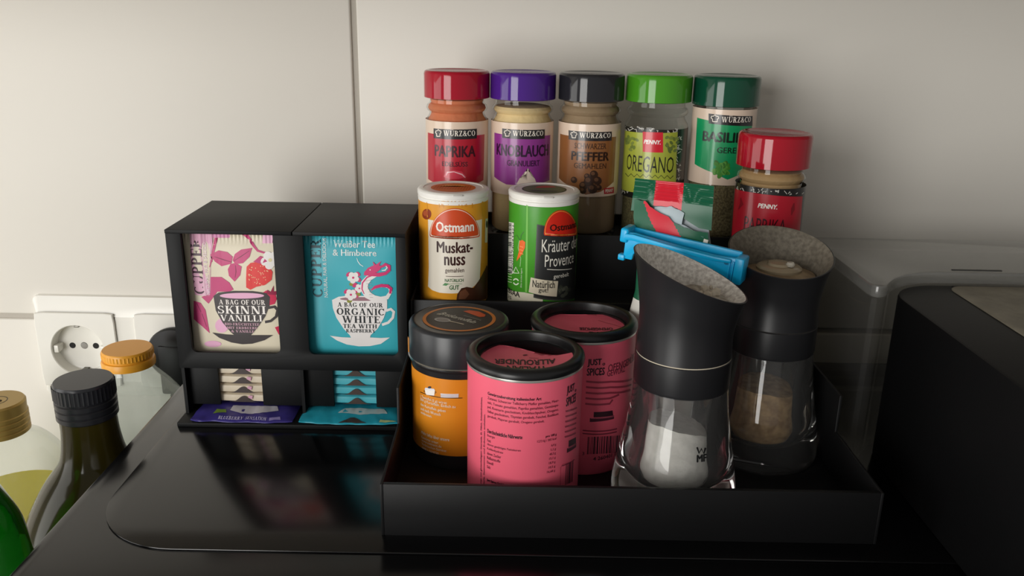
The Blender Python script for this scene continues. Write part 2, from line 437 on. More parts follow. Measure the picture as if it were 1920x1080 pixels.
for cx_ in (-5.05, 2.85):
    bm = bmesh.new()
    n = 48; h = 3.15
    sq = []
    for i in range(n):
        a = 2 * pi * i / n; c_, s_ = cos(a), sin(a); k = h / max(abs(c_), abs(s_)); k = min(k, h * 1.38)
        sq.append((k * c_, k * s_))
    loops = [[(x, -.95, z) for x, z in sq], [(x, -1.16, z) for x, z in sq], [(x * .985, -1.2, z * .985) for x, z in sq]]
    circ = lambda r, y: [(r * cos(2 * pi * i / n), y, r * sin(2 * pi * i / n)) for i in range(n)]
    loops += [circ(2.16, -1.2), circ(2.1, -1.14), circ(2.05, -.2), circ(1.9, -.12), circ(.02, -.1)]
    for a, b in zip(loops, loops[1:]): frame_ring(a, b, bm)
    bmesh.ops.remove_doubles(bm, verts=bm.verts, dist=1e-4)
    ins = obj('socket_insert', bm, SK, so, (cx_, 0, -.05))
    if cx_ < 0:
        HO = mat((18, 17, 16), rough=0.7)
        for hx in (-.95, .95):
            bm = lathe([(0, 0), (.25, 0), (.25, .03), (0, .03)], 16); bmesh.ops.rotate(bm, matrix=Matrix.Rotation(pi / 2, 3, 'X'), verts=bm.verts)
            obj('contact_hole', bm, HO, ins, (hx, -.1, 0))
        bm = lathe([(0, 0), (.3, 0), (.26, .05), (0, .05)], 16); bmesh.ops.rotate(bm, matrix=Matrix.Rotation(pi / 2, 3, 'X'), verts=bm.verts)
        obj('screw', bm, mat((150, 150, 148), rough=0.3, metal=0.8), ins, (0, -.1, 0))
        for sz in (-1, 1):
            obj('earth_clip', B(-.2, .2, -.95, -.15, -.07, .07, bev=.02), mat((120, 118, 112), rough=0.35, metal=0.9), ins, (0, 0, sz * 1.93))
            for sx in (-1, 1):
                obj('guide_rib', B(-.18, .18, -1.0, -.12, -.3, .3, bev=.05), SK, ins, (sx * 1.85, 0, 0)) if sz > 0 else None
pl = thing('power_plug', 'black power plug and cable in the wall socket behind the tea dispenser', 'plug', (-27.37, WY - 1.2, -1.46))
pl.scale = (1.023, 1.0, 1.023)
bm = lathe([(0, -.7), (1.9, -.7), (1.92, .1), (2.15, .15), (2.2, .4), (2.1, .6), (1.5, .8), (.9, .95), (0, 1.0)], 40)
bmesh.ops.rotate(bm, matrix=Matrix.Rotation(pi / 2, 3, 'X'), verts=bm.verts)
PLUG = mat((12, 13, 15), rough=.4, spec=.3)
obj('plug_body', bm, PLUG, pl)
obj('grip', B(-1.15, 1.15, -1.05, .2, -3.3, .9, bev=.25), PLUG, pl)
for k in range(4):
    obj('strain_relief_ring', lathe([(0, 0), (.62 - .05 * k, 0), (.62 - .05 * k, .32), (0, .32)], 16), BLACK_SAT, pl, (0, -.55, -3.75 - .45 * k))
obj('cable', tube([(0, -.55, -3), (0, -.55, -6), (.3, .2, -9), (1.5, .3, -14), (2.5, .3, -20), (3, .3, -25.5)], .32), BLACK_SAT, pl)

# ================================================================== BOTTLES
def ribs(r, z0, z1, k):
    out = []
    for i in range(k):
        a = z0 + (z1 - z0) * i / k; b = z0 + (z1 - z0) * (i + .5) / k; c_ = z0 + (z1 - z0) * (i + 1) / k
        out += [(r - .07, a), (r, a + .06), (r, c_ - .1), (r - .07, c_ - .04)]
    return out
def knurl(r, z0, z1, n=44, d=.05):
    """ribbed grip band of a screw cap"""
    bm = bmesh.new(); N = n * 2
    lo = [bm.verts.new(((r - d * (i % 2)) * cos(2 * pi * i / N), (r - d * (i % 2)) * sin(2 * pi * i / N), z0)) for i in range(N)]
    hi = [bm.verts.new(((r - d * (i % 2)) * cos(2 * pi * i / N), (r - d * (i % 2)) * sin(2 * pi * i / N), z1)) for i in range(N)]
    for i in range(N): bm.faces.new((lo[i], lo[(i + 1) % N], hi[(i + 1) % N], hi[i]))
    return bm
CLEAR = thin_glass((0.90, 0.93, 0.91), rough=0.03, milk=0.22, milkcol=(0.66, 0.68, 0.64))
# olive oil
bo = thing('oil_bottle', 'dark olive glass oil bottle with ribbed black screw cap beside the appliance', 'bottle', (-27.1, 49.6, WT))
prof = [(0, .6), (3.6, .2), (4.9, .15), (5.2, .7), (5.22, 4), (5.22, 17.4), (5.05, 19.6), (4.45, 21.6), (3.35, 23.6), (2.3, 25.0), (1.95, 25.8), (1.76, 27.0), (1.7, 28.0), (1.7, 29.0)]
obj('glass_body', lathe([prof[0]] + smoothp(prof[1:], 3) + [(0, 29.0)], 56), mat((66, 58, 20), rough=0.12, spec=0.28, col2=(46, 40, 12), scale=14), bo)
OC = mat((38, 39, 44), rough=0.3, spec=0.5)
cp = obj('screw_cap', lathe([(1.72, 28.35)] + ribs(1.84, 28.4, 29.7, 3) + [(1.78, 29.72), (1.8, 30.75), (1.72, 30.88), (0, 30.9)], 48), OC, bo)
obj('grip_band', knurl(1.86, 29.8, 30.7), OC, cp)
# clear bottle with golden cap
bg_ = thing('clear_bottle', 'clear glass bottle with golden yellow screw cap before the wall socket', 'bottle', (-28.6, 59, WT))
prof = [(0, .3), (3.4, .15), (3.7, .8), (3.75, 6), (3.75, 20), (3.72, 24.4), (3.5, 25.2), (2.9, 26.1), (2.15, 27.0), (1.72, 27.6), (1.7, 28.2)]
obj('glass_body', lathe([prof[0]] + smoothp(prof[1:], 3), 56), CLEAR, bg_)
GC = mat((226, 158, 46), rough=0.35, spec=0.5)
cp = obj('screw_cap', lathe([(1.68, 27.85), (1.88, 27.9), (1.9, 28.3), (1.84, 28.45), (1.72, 28.5), (1.72, 28.62), (1.8, 28.66), (1.8, 29.1), (1.72, 29.22), (0, 29.24)], 48), GC, bg_)
obj('grip_band', knurl(1.83, 28.66, 29.05), GC, cp)
# clear bottle with yellow oil
by = thing('oil_carafe', 'clear round-shouldered bottle of yellow oil with ridged brass cap', 'bottle', (-38.4, 58, WT))
prof = [(0, .3), (4.0, .15), (4.4, .8), (4.45, 6), (4.42, 16), (4.4, 18.2), (4.2, 19.5), (3.7, 20.7), (2.85, 21.8), (2.0, 22.4), (1.8, 22.9)]
obj('glass_body', lathe([prof[0]] + smoothp(prof[1:], 3), 56), thin_glass((0.92, 0.94, 0.92), rough=0.03, milk=0.08, milkcol=(0.66, 0.68, 0.64)), by)
obj('oil', lathe([(0, .6), (4.1, .6), (4.2, 1), (4.28, 16.8), (4.2, 16.95), (0, 16.95)], 48), mat((206, 190, 8), rough=0.2), by)
BR = mat((168, 140, 78), rough=0.35, metal=0.55)
cp = obj('screw_cap', lathe([(1.75, 22.6)] + ribs(1.97, 22.65, 24.3, 4) + [(1.9, 24.3), (1.93, 25.05), (1.82, 25.2), (0, 25.2)], 48), BR, by)
a = Art(lambda x, y: (x, y))
for q in ringpoly(0, 0, .75, .75, 0, 360, .07, .07, 24): a.poly(q, (70, 55, 25))
a.text('bio', -.42, .42, .28, -.28, (70, 55, 25), bold=.02)
a.build('cap_emblem', cp, lambda u, v, h: Vector((u, v, 25.2 + h)), step=.01)
# green bottle
gb = thing('green_bottle', 'bright green glass bottle shoulder in front of the olive oil bottle', 'bottle', (-30.5, 42, WT))
prof = [(0, .5), (2.4, .15), (2.75, .7), (2.8, 5), (2.8, 20.5), (2.72, 22.8), (2.5, 24.9), (2.0, 26.4), (1.5, 27.7), (1.3, 29.2), (1.3, 31.5)]
obj('glass_body', lathe([prof[0]] + smoothp(prof[1:], 3) + [(0, 31.5)], 48), mat((24, 140, 30), rough=0.04, spec=0.7, trans=0.6, coat=1.0), gb)
obj('screw_cap', lathe([(1.34, 30.6)] + ribs(1.5, 30.6, 31.6, 2) + [(1.48, 32.0), (0, 32.1)], 32), OC, gb)

# ================================================================== SPICE RACK (three tiers)
RX0, RX1 = -6.42, 18.78
F1, F2, F3 = 0.3, 7.5, 10.5                        # heights of the three floors
RM = mat((17, 17, 18), rough=0.48, spec=0.35, bump=0.00003, scale=1200)
rk = thing('spice_rack', 'black three-tier spice rack with a deep front tray on the appliance', 'rack', (0, 37.5, 0))
prof = [(0, 0), (0, 2.95), (6.6, 2.95), (6.6, 5.2), (13.5, 5.2), (13.5, 8.1), (18.3, 8.1), (18.3, 11.3), (25.0, 11.3), (25.0, 0)]
for x in (RX0, RX1 - .16): obj('side_panel', prism(prof, 'x', x, x + .16, bev=.03), RM, rk)
obj('tray_floor', B(RX0 + .16, RX1 - .16, .25, 13.55, 0, F1), RM, rk)
obj('front_wall', B(RX0 + .16, RX1 - .16, 0, .25, 0, 2.95, bev=.03), RM, rk)
for y0, y1, z, lip, zb in ((13.55, 18.35, F2, 8.1, 0), (18.35, 24.75, F3, 11.3, F2)):
    obj('riser', B(RX0 + .16, RX1 - .16, y0, y0 + .22, zb, lip, bev=.03), RM, rk)
    obj('shelf', B(RX0 + .16, RX1 - .16, y0 + .22, y1 if z == F2 else y1, z - .25, z), RM, rk)
obj('back_panel', B(RX0 + .16, RX1 - .16, 24.75, 25.0, 0, 11.3), RM, rk)

# ================================================================== TEA DISPENSER
DM = mat((15, 16, 17), rough=0.54, spec=0.25, bump=0.00002, scale=700)
DX0, DX1, DM_ = -21.05, -6.5, -13.35
td = thing('tea_dispenser', 'black two-column tea bag dispenser standing on the appliance', 'dispenser', (-13.78, 50, 0))
ox = 13.78
obj('base_plate', B(DX0 - .1 + ox, DX1 + ox, -1.1, 8.4, 0, .3, bev=.05), DM, td)
for x0, x1 in ((DX0, DM_ - .03), (DM_ + .03, DX1)):
    obj('top_panel', B(x0 + ox, x1 + ox, -.06, 8.4, 12.42, 12.66, bev=.04), DM, td)
for x0 in (DX0, DM_ - .1, DX1 - .2): obj('side_panel', B(x0 + ox, x0 + .2 + ox, .25, 8.4, .3, 12.42), DM, td)
obj('back_panel', B(DX0 + .2 + ox, DX1 - .2 + ox, 8.2, 8.4, .3, 12.42), DM, td)
win = [(-20.12, -14.55), (-12.72, -7.12)]
r = .35
pts = [(DX0, 3.6), (DX1, 3.6), (DX1, 12.42)]
for (a, b) in win[::-1]:
    pts += [(b, 12.42)] + [(b - r + r * cos(t), 4.7 + r + r * sin(t)) for t in [-pi / 2 * i / 5 for i in range(6)]]
    pts += [(a + r + r * cos(t), 4.7 + r + r * sin(t)) for t in [-pi / 2 - pi / 2 * i / 5 for i in range(6)]] + [(a, 12.42)]
pts += [(DX0, 12.42)]
obj('window_frame', prism([(p[0] + ox, p[1]) for p in pts], 'y', 0, .25, bev=.03), DM, td)
obj('shelf', B(DX0 + .2 + ox, DX1 - .2 + ox, .25, 8.2, 3.63, 3.75), DM, td)
for x0, x1 in ((-21.0, -18.9), (-16.12, -11.47), (-8.72, -6.6)):
    obj('lower_front_plate', B(x0 + ox, x1 + ox, .75, .95, .74, 3.6, bev=.03), DM, td)

# ---------------------------------------------------------------- tea sachets
def pillow_h(p, q, t, e=.06):
    """half thickness of a filled sachet at (p, q) in -1..1"""
    return t * (max(0, 1 - p ** 4) * max(0, 1 - q ** 4)) ** .6
def pillow_sheet(W, Hh, t, nx=30, nz=40, crimp=.62, ncr=26, amp=.035, seed=0):
    """upright sachet: front at -y, crimped seals top and bottom; returns bm and front(y) function"""
    def front(x, z):
        q = (z / Hh) * 2 - 1; p = x / W * 2
        if z > Hh - crimp or z < crimp * .6: base = .02
        else:
            qq = (z - crimp * .6) / (Hh - crimp * 1.6) * 2 - 1
            base = .02 + pillow_h(p, qq, t)
        wr = .04 * noise.noise(Vector((x * .6 + seed, z * .6, 1.3)))
        c_ = amp * sin(x / W * 2 * pi * ncr) if z > Hh - crimp + .02 else 0
        return -(base + wr * (1 if base > .03 else .3)) + c_
    bm = bmesh.new(); nx2 = max(nx, ncr * 4)
    zs = [Hh * k / nz for k in range(nz + 1)]
    gf = [[bm.verts.new((-W / 2 + W * i / nx2, front(-W / 2 + W * i / nx2, z), z)) for i in range(nx2 + 1)] for z in zs]
    gb_ = [[bm.verts.new((-W / 2 + W * i / nx2, max(.02, -front(-W / 2 + W * i / nx2, z) * .8) if z <= Hh - crimp else front(-W / 2 + W * i / nx2, z) + .03, z)) for i in range(nx2 + 1)] for z in zs]
    for g, fl in ((gf, 0), (gb_, 1)):
        for k in range(nz):
            for i in range(nx2):
                f = (g[k][i], g[k][i + 1], g[k + 1][i + 1], g[k + 1][i])
                bm.faces.new(f[::-1] if fl else f)
    for k in range(nz):
        bm.faces.new((gf[k][0], gf[k + 1][0], gb_[k + 1][0], gb_[k][0])); bm.faces.new((gf[k][-1], gb_[k][-1], gb_[k + 1][-1], gf[k + 1][-1]))
    for i in range(nx2):
        bm.faces.new((gf[0][i], gb_[0][i], gb_[0][i + 1], gf[0][i + 1])); bm.faces.new((gf[-1][i], gf[-1][i + 1], gb_[-1][i + 1], gb_[-1][i]))
    return bm, front
def leaf(a, pts, col, layer): a.poly(pts, col, layer)
PINKD, PINKL, CREAM = (196, 62, 118), (226, 160, 192), (224, 214, 190)
# vanilla sachet -----------------------------------------------------------
s1 = thing('tea_sachet', 'cream and pink tea sachet with strawberries and a dark cup, in dispenser window', 'tea bag', (-17.33, 51.0, 3.76))
bm, fr1 = pillow_sheet(6.1, 8.62, .28, seed=1)
ba = obj('sachet_paper', bm, mat(CREAM, rough=0.42, spec=0.5), s1)
ax = lambda x, y: (-20.344 + .00782 * x - .00081 * y + 17.33, 12.85 - .00799 * y + .00014 * (x - 56) - 3.76)
a = Art(ax)
DK = (62, 56, 56)
a.poly([(60, 40), (110, 40), (245, 40), (243, 585), (115, 575), (80, 300)], (226, 170, 196), 1)
a.rect(180, 238, 95, 580, (234, 190, 208), 2)
a.rect(245, 380, 48, 118, (222, 150, 190), 1); a.rect(640, 720, 60, 160, (226, 172, 200), 1)
a.line([(272, 118), (262, 200), (252, 262), (248, 300), (262, 245), (235, 345)], [26, 22, 20, 18, 14, 6], PINKD, 2)
a.line([(455, 68), (520, 105), (570, 170), (610, 215), (680, 237), (790, 245)], [14, 26, 20, 16, 14, 8], PINKD, 2)
a.poly([(236, 246), (300, 213), (370, 225), (416, 262), (405, 318), (330, 338), (275, 300)], PINKD, 2)
a.poly([(416, 290), (432, 240), (480, 205), (565, 193), (550, 262), (500, 312), (440, 322)], PINKD, 2)
a.poly([(400, 320), (440, 310), (490, 340), (480, 410), (437, 462), (390, 415), (380, 362)], PINKD, 2)
for L in ([(270, 262), (340, 285), (412, 305)], [(545, 215), (480, 260), (430, 292)], [(440, 330), (446, 380), (440, 430)]): a.line(L, [3, 6, 3], (120, 24, 66), 3)
a.poly([(244, 425), (330, 425), (395, 470), (430, 528), (395, 545), (300, 545), (262, 600), (230, 645), (170, 590), (244, 560)], PINKD, 2)
a.poly([(105, 625), (165, 640), (205, 700), (218, 770), (240, 895), (180, 840), (105, 780)], PINKD, 2)
a.line([(130, 640), (180, 740), (215, 840)], [3, 6, 3], (120, 24, 66), 3)
for (x, y, rx, ry) in ((265, 990, 70, 28), (340, 830, 55, 60)): a.ell(x, y, rx, ry, (232, 176, 206), 2)
a.poly([(530, 340), (560, 310), (620, 300), (690, 325), (735, 385), (730, 450), (680, 490), (610, 505), (565, 530), (530, 510), (528, 430)], (222, 62, 60), 3)
for i in range(46):
    x, y = 545 + 175 * random.random(), 325 + 175 * random.random()
    if (x - 635) ** 2 / 92 ** 2 + (y - 405) ** 2 / 95 ** 2 < 1: a.ell(x, y, 4, 4, (246, 200, 160), 4, 6)
a.poly([(580, 300), (600, 285), (632, 255), (655, 265), (690, 300), (640, 318), (600, 305)], PINKD, 4)
def flower(x, y, r, col=(240, 236, 232), c2=(226, 216, 170), layer=4, k=5, rr=.5):
    for i in range(k): a.ell(x + r * .6 * cos(2 * pi * i / k + .4), y + r * .6 * sin(2 * pi * i / k + .4), r * rr, r * rr, col, layer, 14)
    a.ell(x, y, r * .22, r * .22, c2, layer + 1, 10)
flower(712, 290, 68); flower(785, 350, 36)
a.poly([(765, 470), (790, 425), (812, 410), (818, 550), (790, 545)], (222, 62, 60), 3)
a.poly([(655, 560), (690, 535), (760, 560), (775, 610), (760, 650), (700, 665), (660, 640)], (206, 44, 84), 3)
a.poly([(690, 560), (700, 530), (725, 548), (748, 495), (750, 545), (790, 540), (770, 575), (715, 570)], (150, 36, 70), 4)
a.poly([(770, 845), (820, 830), (828, 935), (800, 905)], (206, 44, 84), 3)
# cup
a.poly([(270, 580), (310, 552), (430, 538), (580, 540), (690, 556), (722, 590), (720, 660), (690, 750), (640, 830), (590, 895), (560, 930), (470, 930), (420, 890), (345, 800), (290, 700)], DK, 5)
a.ell(498, 578, 178, 24, (232, 176, 206), 6)
a.line([(712, 680), (760, 672), (786, 700), (776, 755), (735, 790), (690, 798)], 22, DK, 5)
a.poly([(262, 890), (380, 905), (510, 910), (640, 910), (757, 912), (690, 955), (590, 985), (510, 990), (420, 975), (320, 935)], DK, 5)
for t, x0, x1, y0, y1, c_ in (('A BAG OF OUR', 315, 685, 612, 652, (240, 232, 226)), ('SKINNI', 308, 692, 662, 728, (244, 238, 232)), ('VANILLI', 328, 666, 738, 790, (244, 238, 232)),
                              ('BIO-FRÜCHTETEE', 365, 645, 800, 826, (214, 170, 186)), ('MIT ERDBEERE', 385, 630, 836, 856, (214, 170, 186)), ('& VANILLE', 420, 605, 865, 886, (214, 170, 186))):
    a.text(t, x0, x1, y0, y1, c_, 7, serif=True)
a.text('CUPPER', 92, 178, 120, 566, (74, 40, 58), 3, serif=True, vert=True)
a.text('NATURAL, FAIR & DELICIOUS', 190, 222, 110, 570, (246, 222, 232), 3, bold=.02, vert=True)
def sheet_map(front): return lambda u, v, h: Vector((u, front(u, v) - .012 - h * .8, v))
def fit(art, W, Hh):
    for it in art.items:
        for i, p in enumerate(it[0]): it[0][i] = (max(-W / 2, min(W / 2, p[0])), max(0, min(Hh, p[1])))
fit(a, 6.08, 8.6)
a.build('printed_artwork', ba, sheet_map(fr1), du=.0587, rough=.42)
# white tea sachet ---------------------------------------------------------
TEAL = (58, 172, 186)
s2 = thing('tea_sachet', 'turquoise tea sachet with white cup and pink serpent, in dispenser window', 'tea bag', (-9.92, 51.0, 3.76))
bm, fr2 = pillow_sheet(6.1, 8.6, .28, seed=5)
ba = obj('sachet_paper', bm, mat(TEAL, rough=0.38, spec=0.5), s2)
a = Art(lambda x, y: (-12.93 + .00781 * x - .000457 * y + 9.92, 13.013 - .00805 * y + .00014 * (x - 47) - 3.76))
WH, INK = (232, 228, 226), (30, 36, 40)
a.text('CUPPER', 78, 158, 128, 590, (22, 70, 80), 2, serif=True, vert=True)
a.text('NATURAL, FAIR & DELICIOUS', 172, 206, 122, 590, (226, 240, 240), 2, bold=.02, vert=True)
a.text('Weißer Tee', 248, 578, 142, 195, (226, 240, 240), 2, bold=.02); a.text('& Himbeere', 246, 592, 208, 258, (226, 240, 240), 2, bold=.02)
a.line([(438, 272), (448, 300), (466, 324), (492, 340)], [3, 6, 6, 4], (226, 240, 240), 2)
a.poly([(247, 612), (300, 585), (400, 574), (560, 580), (690, 612), (692, 680), (668, 760), (620, 850), (565, 905), (560, 925), (650, 930), (722, 926), (650, 980), (560, 1000), (470, 1002), (370, 985), (290, 950), (233, 910), (330, 922), (405, 925), (395, 905), (345, 850), (285, 760), (255, 680)], WH, 3)
a.ell(470, 603, 160, 16, (150, 110, 120), 4)
a.line([(684, 700), (722, 688), (746, 712), (740, 760), (705, 800), (655, 818)], 22, WH, 3)
# serpent
PK = (206, 52, 112)
a.line([(500, 398), (560, 402), (620, 405), (670, 395), (700, 370), (698, 340), (665, 325), (632, 345)], [20, 28, 30, 26, 24, 26, 28, 14], PK, 6)
a.line([(640, 372), (668, 368), (682, 350), (672, 336)], [6, 10, 10, 8], WH, 7)
a.poly([(500, 385), (530, 350), (575, 330), (565, 300), (592, 325), (632, 298), (618, 330), (640, 335), (625, 365), (600, 385), (530, 410)], PK, 7)
a.ell(548, 366, 5, 5, WH, 8, 8)
a.line([(600, 405), (545, 425), (508, 470), (505, 520), (535, 570), (585, 598), (640, 605), (690, 590), (716, 545), (705, 508), (660, 492), (605, 500), (562, 530)], [26, 52, 60, 62, 60, 54, 44, 34, 26, 24, 24, 22, 8], WH, 5)
a.line([(640, 398), (575, 405), (525, 425), (490, 470), (487, 520), (505, 560)], [8, 12, 12, 12, 10, 6], PK, 6)
a.line([(712, 560), (718, 520), (690, 497), (640, 492), (590, 505), (560, 530)], [18, 24, 26, 26, 24, 8], PK, 6)
for k in range(7): a.line([(515 + 6 * k, 455 + 22 * k), (560 + 3 * k, 445 + 24 * k)], 3, (170, 150, 156), 6)
for x, y, s_ in ((415, 428, 44), (466, 515, 34), (398, 568, 44)):
    for dx, dy in ((-38, -26), (36, -28), (-10, 52), (44, 16)): a.ell(x + dx, y + dy, 22, 16, (138, 140, 52) if (dx + dy) % 4 else PK, 4, 12, rot=dx * .02)
    flower(x, y, s_, WH, PK, 5)
for t, x0, x1, y0, y1 in (('A BAG OF OUR', 292, 656, 634, 670), ('ORGANIC', 286, 668, 680, 736), ('WHITE', 330, 636, 744, 802), ('TEA WITH', 340, 614, 812, 846), ('RASPBERRY', 364, 602, 854, 882)):
    a.text(t, x0, x1, y0, y1, INK, 6, serif=True)
fit(a, 6.08, 8.58)
a.build('printed_artwork', ba, sheet_map(fr2), du=.0587, rough=.38)

# stacked sachets in the lower slots ----------------------------------------
def flat_bag(W, D, t, nx=28, ny=16, seed=0, sag=.0, edge=.05):
    """lying sachet: x across, y depth (front at 0), z thickness t"""
    bm = bmesh.new()
    def hz(i, j):
        p = i / nx * 2 - 1; q = j / ny * 2 - 1
        return edge / 2 + (t - edge) / 2 * (max(0, 1 - abs(p) ** 5) * max(0, 1 - abs(q) ** 9)) ** .5
    top, bot = [], []
    for j in range(ny + 1):
        s_ = j / ny; yy = D * (.5 - .5 * cos(pi * s_))
        rt_, rb_ = [], []
        for i in range(nx + 1):
            x = -W / 2 + W * i / nx
            h = hz(i, j); wv = .03 * noise.noise(Vector((x * .8 + seed * 3.1, yy * .8, .5)))
            zc = t / 2 + sag * (2 * (x / W) ** 2 * 2)
            rt_.append(bm.verts.new((x, yy, zc + h + wv))); rb_.append(bm.verts.new((x, yy, zc - h + wv * .3)))
        top.append(rt_); bot.append(rb_)
    for j in range(ny):
        for i in range(nx):
            bm.faces.new((top[j][i], top[j][i + 1], top[j + 1][i + 1], top[j + 1][i])); bm.faces.new((bot[j][i], bot[j + 1][i], bot[j + 1][i + 1], bot[j][i + 1]))
        bm.faces.new((top[j][0], top[j + 1][0], bot[j + 1][0], bot[j][0])); bm.faces.new((top[j][nx], bot[j][nx], bot[j + 1][nx], top[j + 1][nx]))
    for i in range(nx):
        bm.faces.new((top[0][i], bot[0][i], bot[0][i + 1], top[0][i + 1])); bm.faces.new((top[ny][i], top[ny][i + 1], bot[ny][i + 1], bot[ny][i]))
    return bm
names = ['lowest', 'second lowest', 'third lowest', 'topmost']
for xc, paper, hill, who, cs in ((-17.45, (214, 200, 176), (58, 46, 44), 'cream', 'cream sachets in the lower slot'), (-10.05, (72, 178, 192), (70, 58, 52), 'turquoise', 'turquoise sachets in the lower slot')):
    for k in range(4):
        sc = thing('tea_sachet', '%s tea sachet lying %s in the %s stack behind the lower slot' % (who, names[k], who), 'tea bag', (xc, 51.02, .8 + .66 * k), cs)
        bm = bmesh.new()
        # front of the bag is a folded seal: a gentle S section swept across
        nx, W_, D_ = 26, 6.2, 6.6
        sec = [(0.10, .05), (.0, .1), (.0, .3), (.04, .5), (.2, .6), (.6, .62), (D_ - .4, .6), (D_, .35), (D_ - .3, .05), (.6, .02)]
        rows = []
        for i in range(nx + 1):
            x = -W_ / 2 + W_ * i / nx
            e = min(1, (1 - abs(2 * x / W_) ** 6) + .15)
            rows.append([bm.verts.new((x, y + .05 * noise.noise(Vector((x, k * 2.3, y))) if y < .3 else y, .31 + (z - .31) * e + .025 * noise.noise(Vector((x * .9, k + 7.7, xc))))) for y, z in sec])
        for p_, q_ in zip(rows, rows[1:]):
            for i in range(len(sec)): bm.faces.new((p_[i], p_[(i + 1) % len(sec)], q_[(i + 1) % len(sec)], q_[i]))
        bm.faces.new(rows[0]); bm.faces.new(rows[-1][::-1])
        pb = obj('sachet_paper', bm, mat(paper, rough=0.4), sc)
        a = Art(lambda x, y: (x, y))
        a.poly([(x, .06 + .42 * math.exp(-(x / .42) ** 2) - .03 * abs(x) * .3) for x in [-.95 + 1.9 * i / 22 for i in range(23)]] + [(.95, .045), (-.95, .045)], hill, 1)
        if who == 'cream': a.poly([(.28, .36), (.55, .24), (.6, .5), (.34, .52)], (212, 160, 184), 1)
        a.build('printed_artwork', pb, lambda u, v, h: Vector((u, -.06 - h, v)), du=None, rough=.4)
# purple sachet and turquoise sachet sticking out at the bottom
def front_bag(name, label, xc, col, arts, seed):
    s_ = thing(name, label, 'tea bag', (xc, 48.98, .3))
    W_, D_ = 6.5, 7.0
    nx, ny = 40, 26
    def top(x, y):
        p = 2 * x / W_; q = min(1, y / 1.3)
        h = .08 + .27 * (max(0, 1 - abs(p) ** 5)) ** .7 * (q ** .55) + .12 * max(0, abs(p) - .7)
        wr = .055 * noise.noise(Vector((x * 1.3 + seed, y * 1.1, 2.0))) + .03 * noise.noise(Vector((x * 3.2 + seed, y * 2.4, 4.0)))
        return h + wr
    def fy(x): return .18 * noise.noise(Vector((x * .9, seed, 0))) + .22 * abs(2 * x / W_) ** 4
    bm = bmesh.new(); g, gl_ = [], []
    for j in range(ny + 1):
        y = D_ * (j / ny) ** 2
        row, rl = [], []
        for i in range(nx + 1):
            x = -W_ / 2 + W_ * i / nx; yy = y + fy(x) * max(0, 1 - y / 1.5)
            row.append(bm.verts.new((x, yy, top(x, y)))); rl.append(bm.verts.new((x, yy, .03 if y > .05 else .05)))
        g.append(row); gl_.append(rl)
    for j in range(ny):
        for i in range(nx):
            bm.faces.new((g[j][i], g[j][i + 1], g[j + 1][i + 1], g[j + 1][i])); bm.faces.new((gl_[j][i], gl_[j + 1][i], gl_[j + 1][i + 1], gl_[j][i + 1]))
        bm.faces.new((g[j][0], g[j + 1][0], gl_[j + 1][0], gl_[j][0])); bm.faces.new((g[j][nx], gl_[j][nx], gl_[j + 1][nx], g[j + 1][nx]))
    for i in range(nx):
        bm.faces.new((g[0][i], gl_[0][i], gl_[0][i + 1], g[0][i + 1])); bm.faces.new((g[ny][i], g[ny][i + 1], gl_[ny][i + 1], gl_[ny][i]))
    pb = obj('sachet_paper', bm, mat(col, rough=0.28, spec=0.5), s_)
    a = Art(lambda x, y: (x, y)); arts(a)
    a.build('printed_artwork', pb, lambda u, v, h: Vector((u, v + fy(u) * max(0, 1 - v / 1.5), top(u, v) + .015 + h)), du=.1, rough=.3)
def art_p(a):
    a.poly([(-2.0, .75), (-1.15, .85), (-1.3, 1.25), (-1.9, 1.3)], (120, 150, 60), 1)
    a.poly([(-1.0, 1.15), (-.2, .8), (1.0, .8), (2.1, 1.3), (1.9, 1.8), (-1.0, 1.8)], (206, 204, 214), 1)
    a.text('BLUEBERRY', -1.5, .1, .42, .14, (196, 190, 226), 2, serif=True); a.text('SENSATION', .25, 1.6, .42, .14, (196, 190, 226), 2, serif=True)
    a.poly([(1.8, .12), (2.5, .16), (2.4, .45), (1.75, .4)], (150, 140, 196), 1)
def art_t(a):
    a.poly([(-.7, .06), (-.25, .3), (0, .55), (.25, .6), (.5, .45), (.8, .2), (1.1, .06)], (66, 56, 52), 2)
    a.poly([(-.9, 1.1), (.6, .9), (2.3, 1.1), (2.0, 1.7), (-.5, 1.7)], (190, 206, 206), 1)
    a.poly([(1.9, .1), (3.0, .14), (2.7, .3), (1.95, .4)], (196, 214, 150), 1)
front_bag('tea_sachet', 'purple tea sachet with pale lettering sticking out under the cream stack', -17.12, (62, 54, 132), art_p, 3.0)
front_bag('tea_sachet', 'crumpled turquoise tea sachet sticking out at the foot of the dispenser', -10.22, (40, 158, 180), art_t, 9.0)

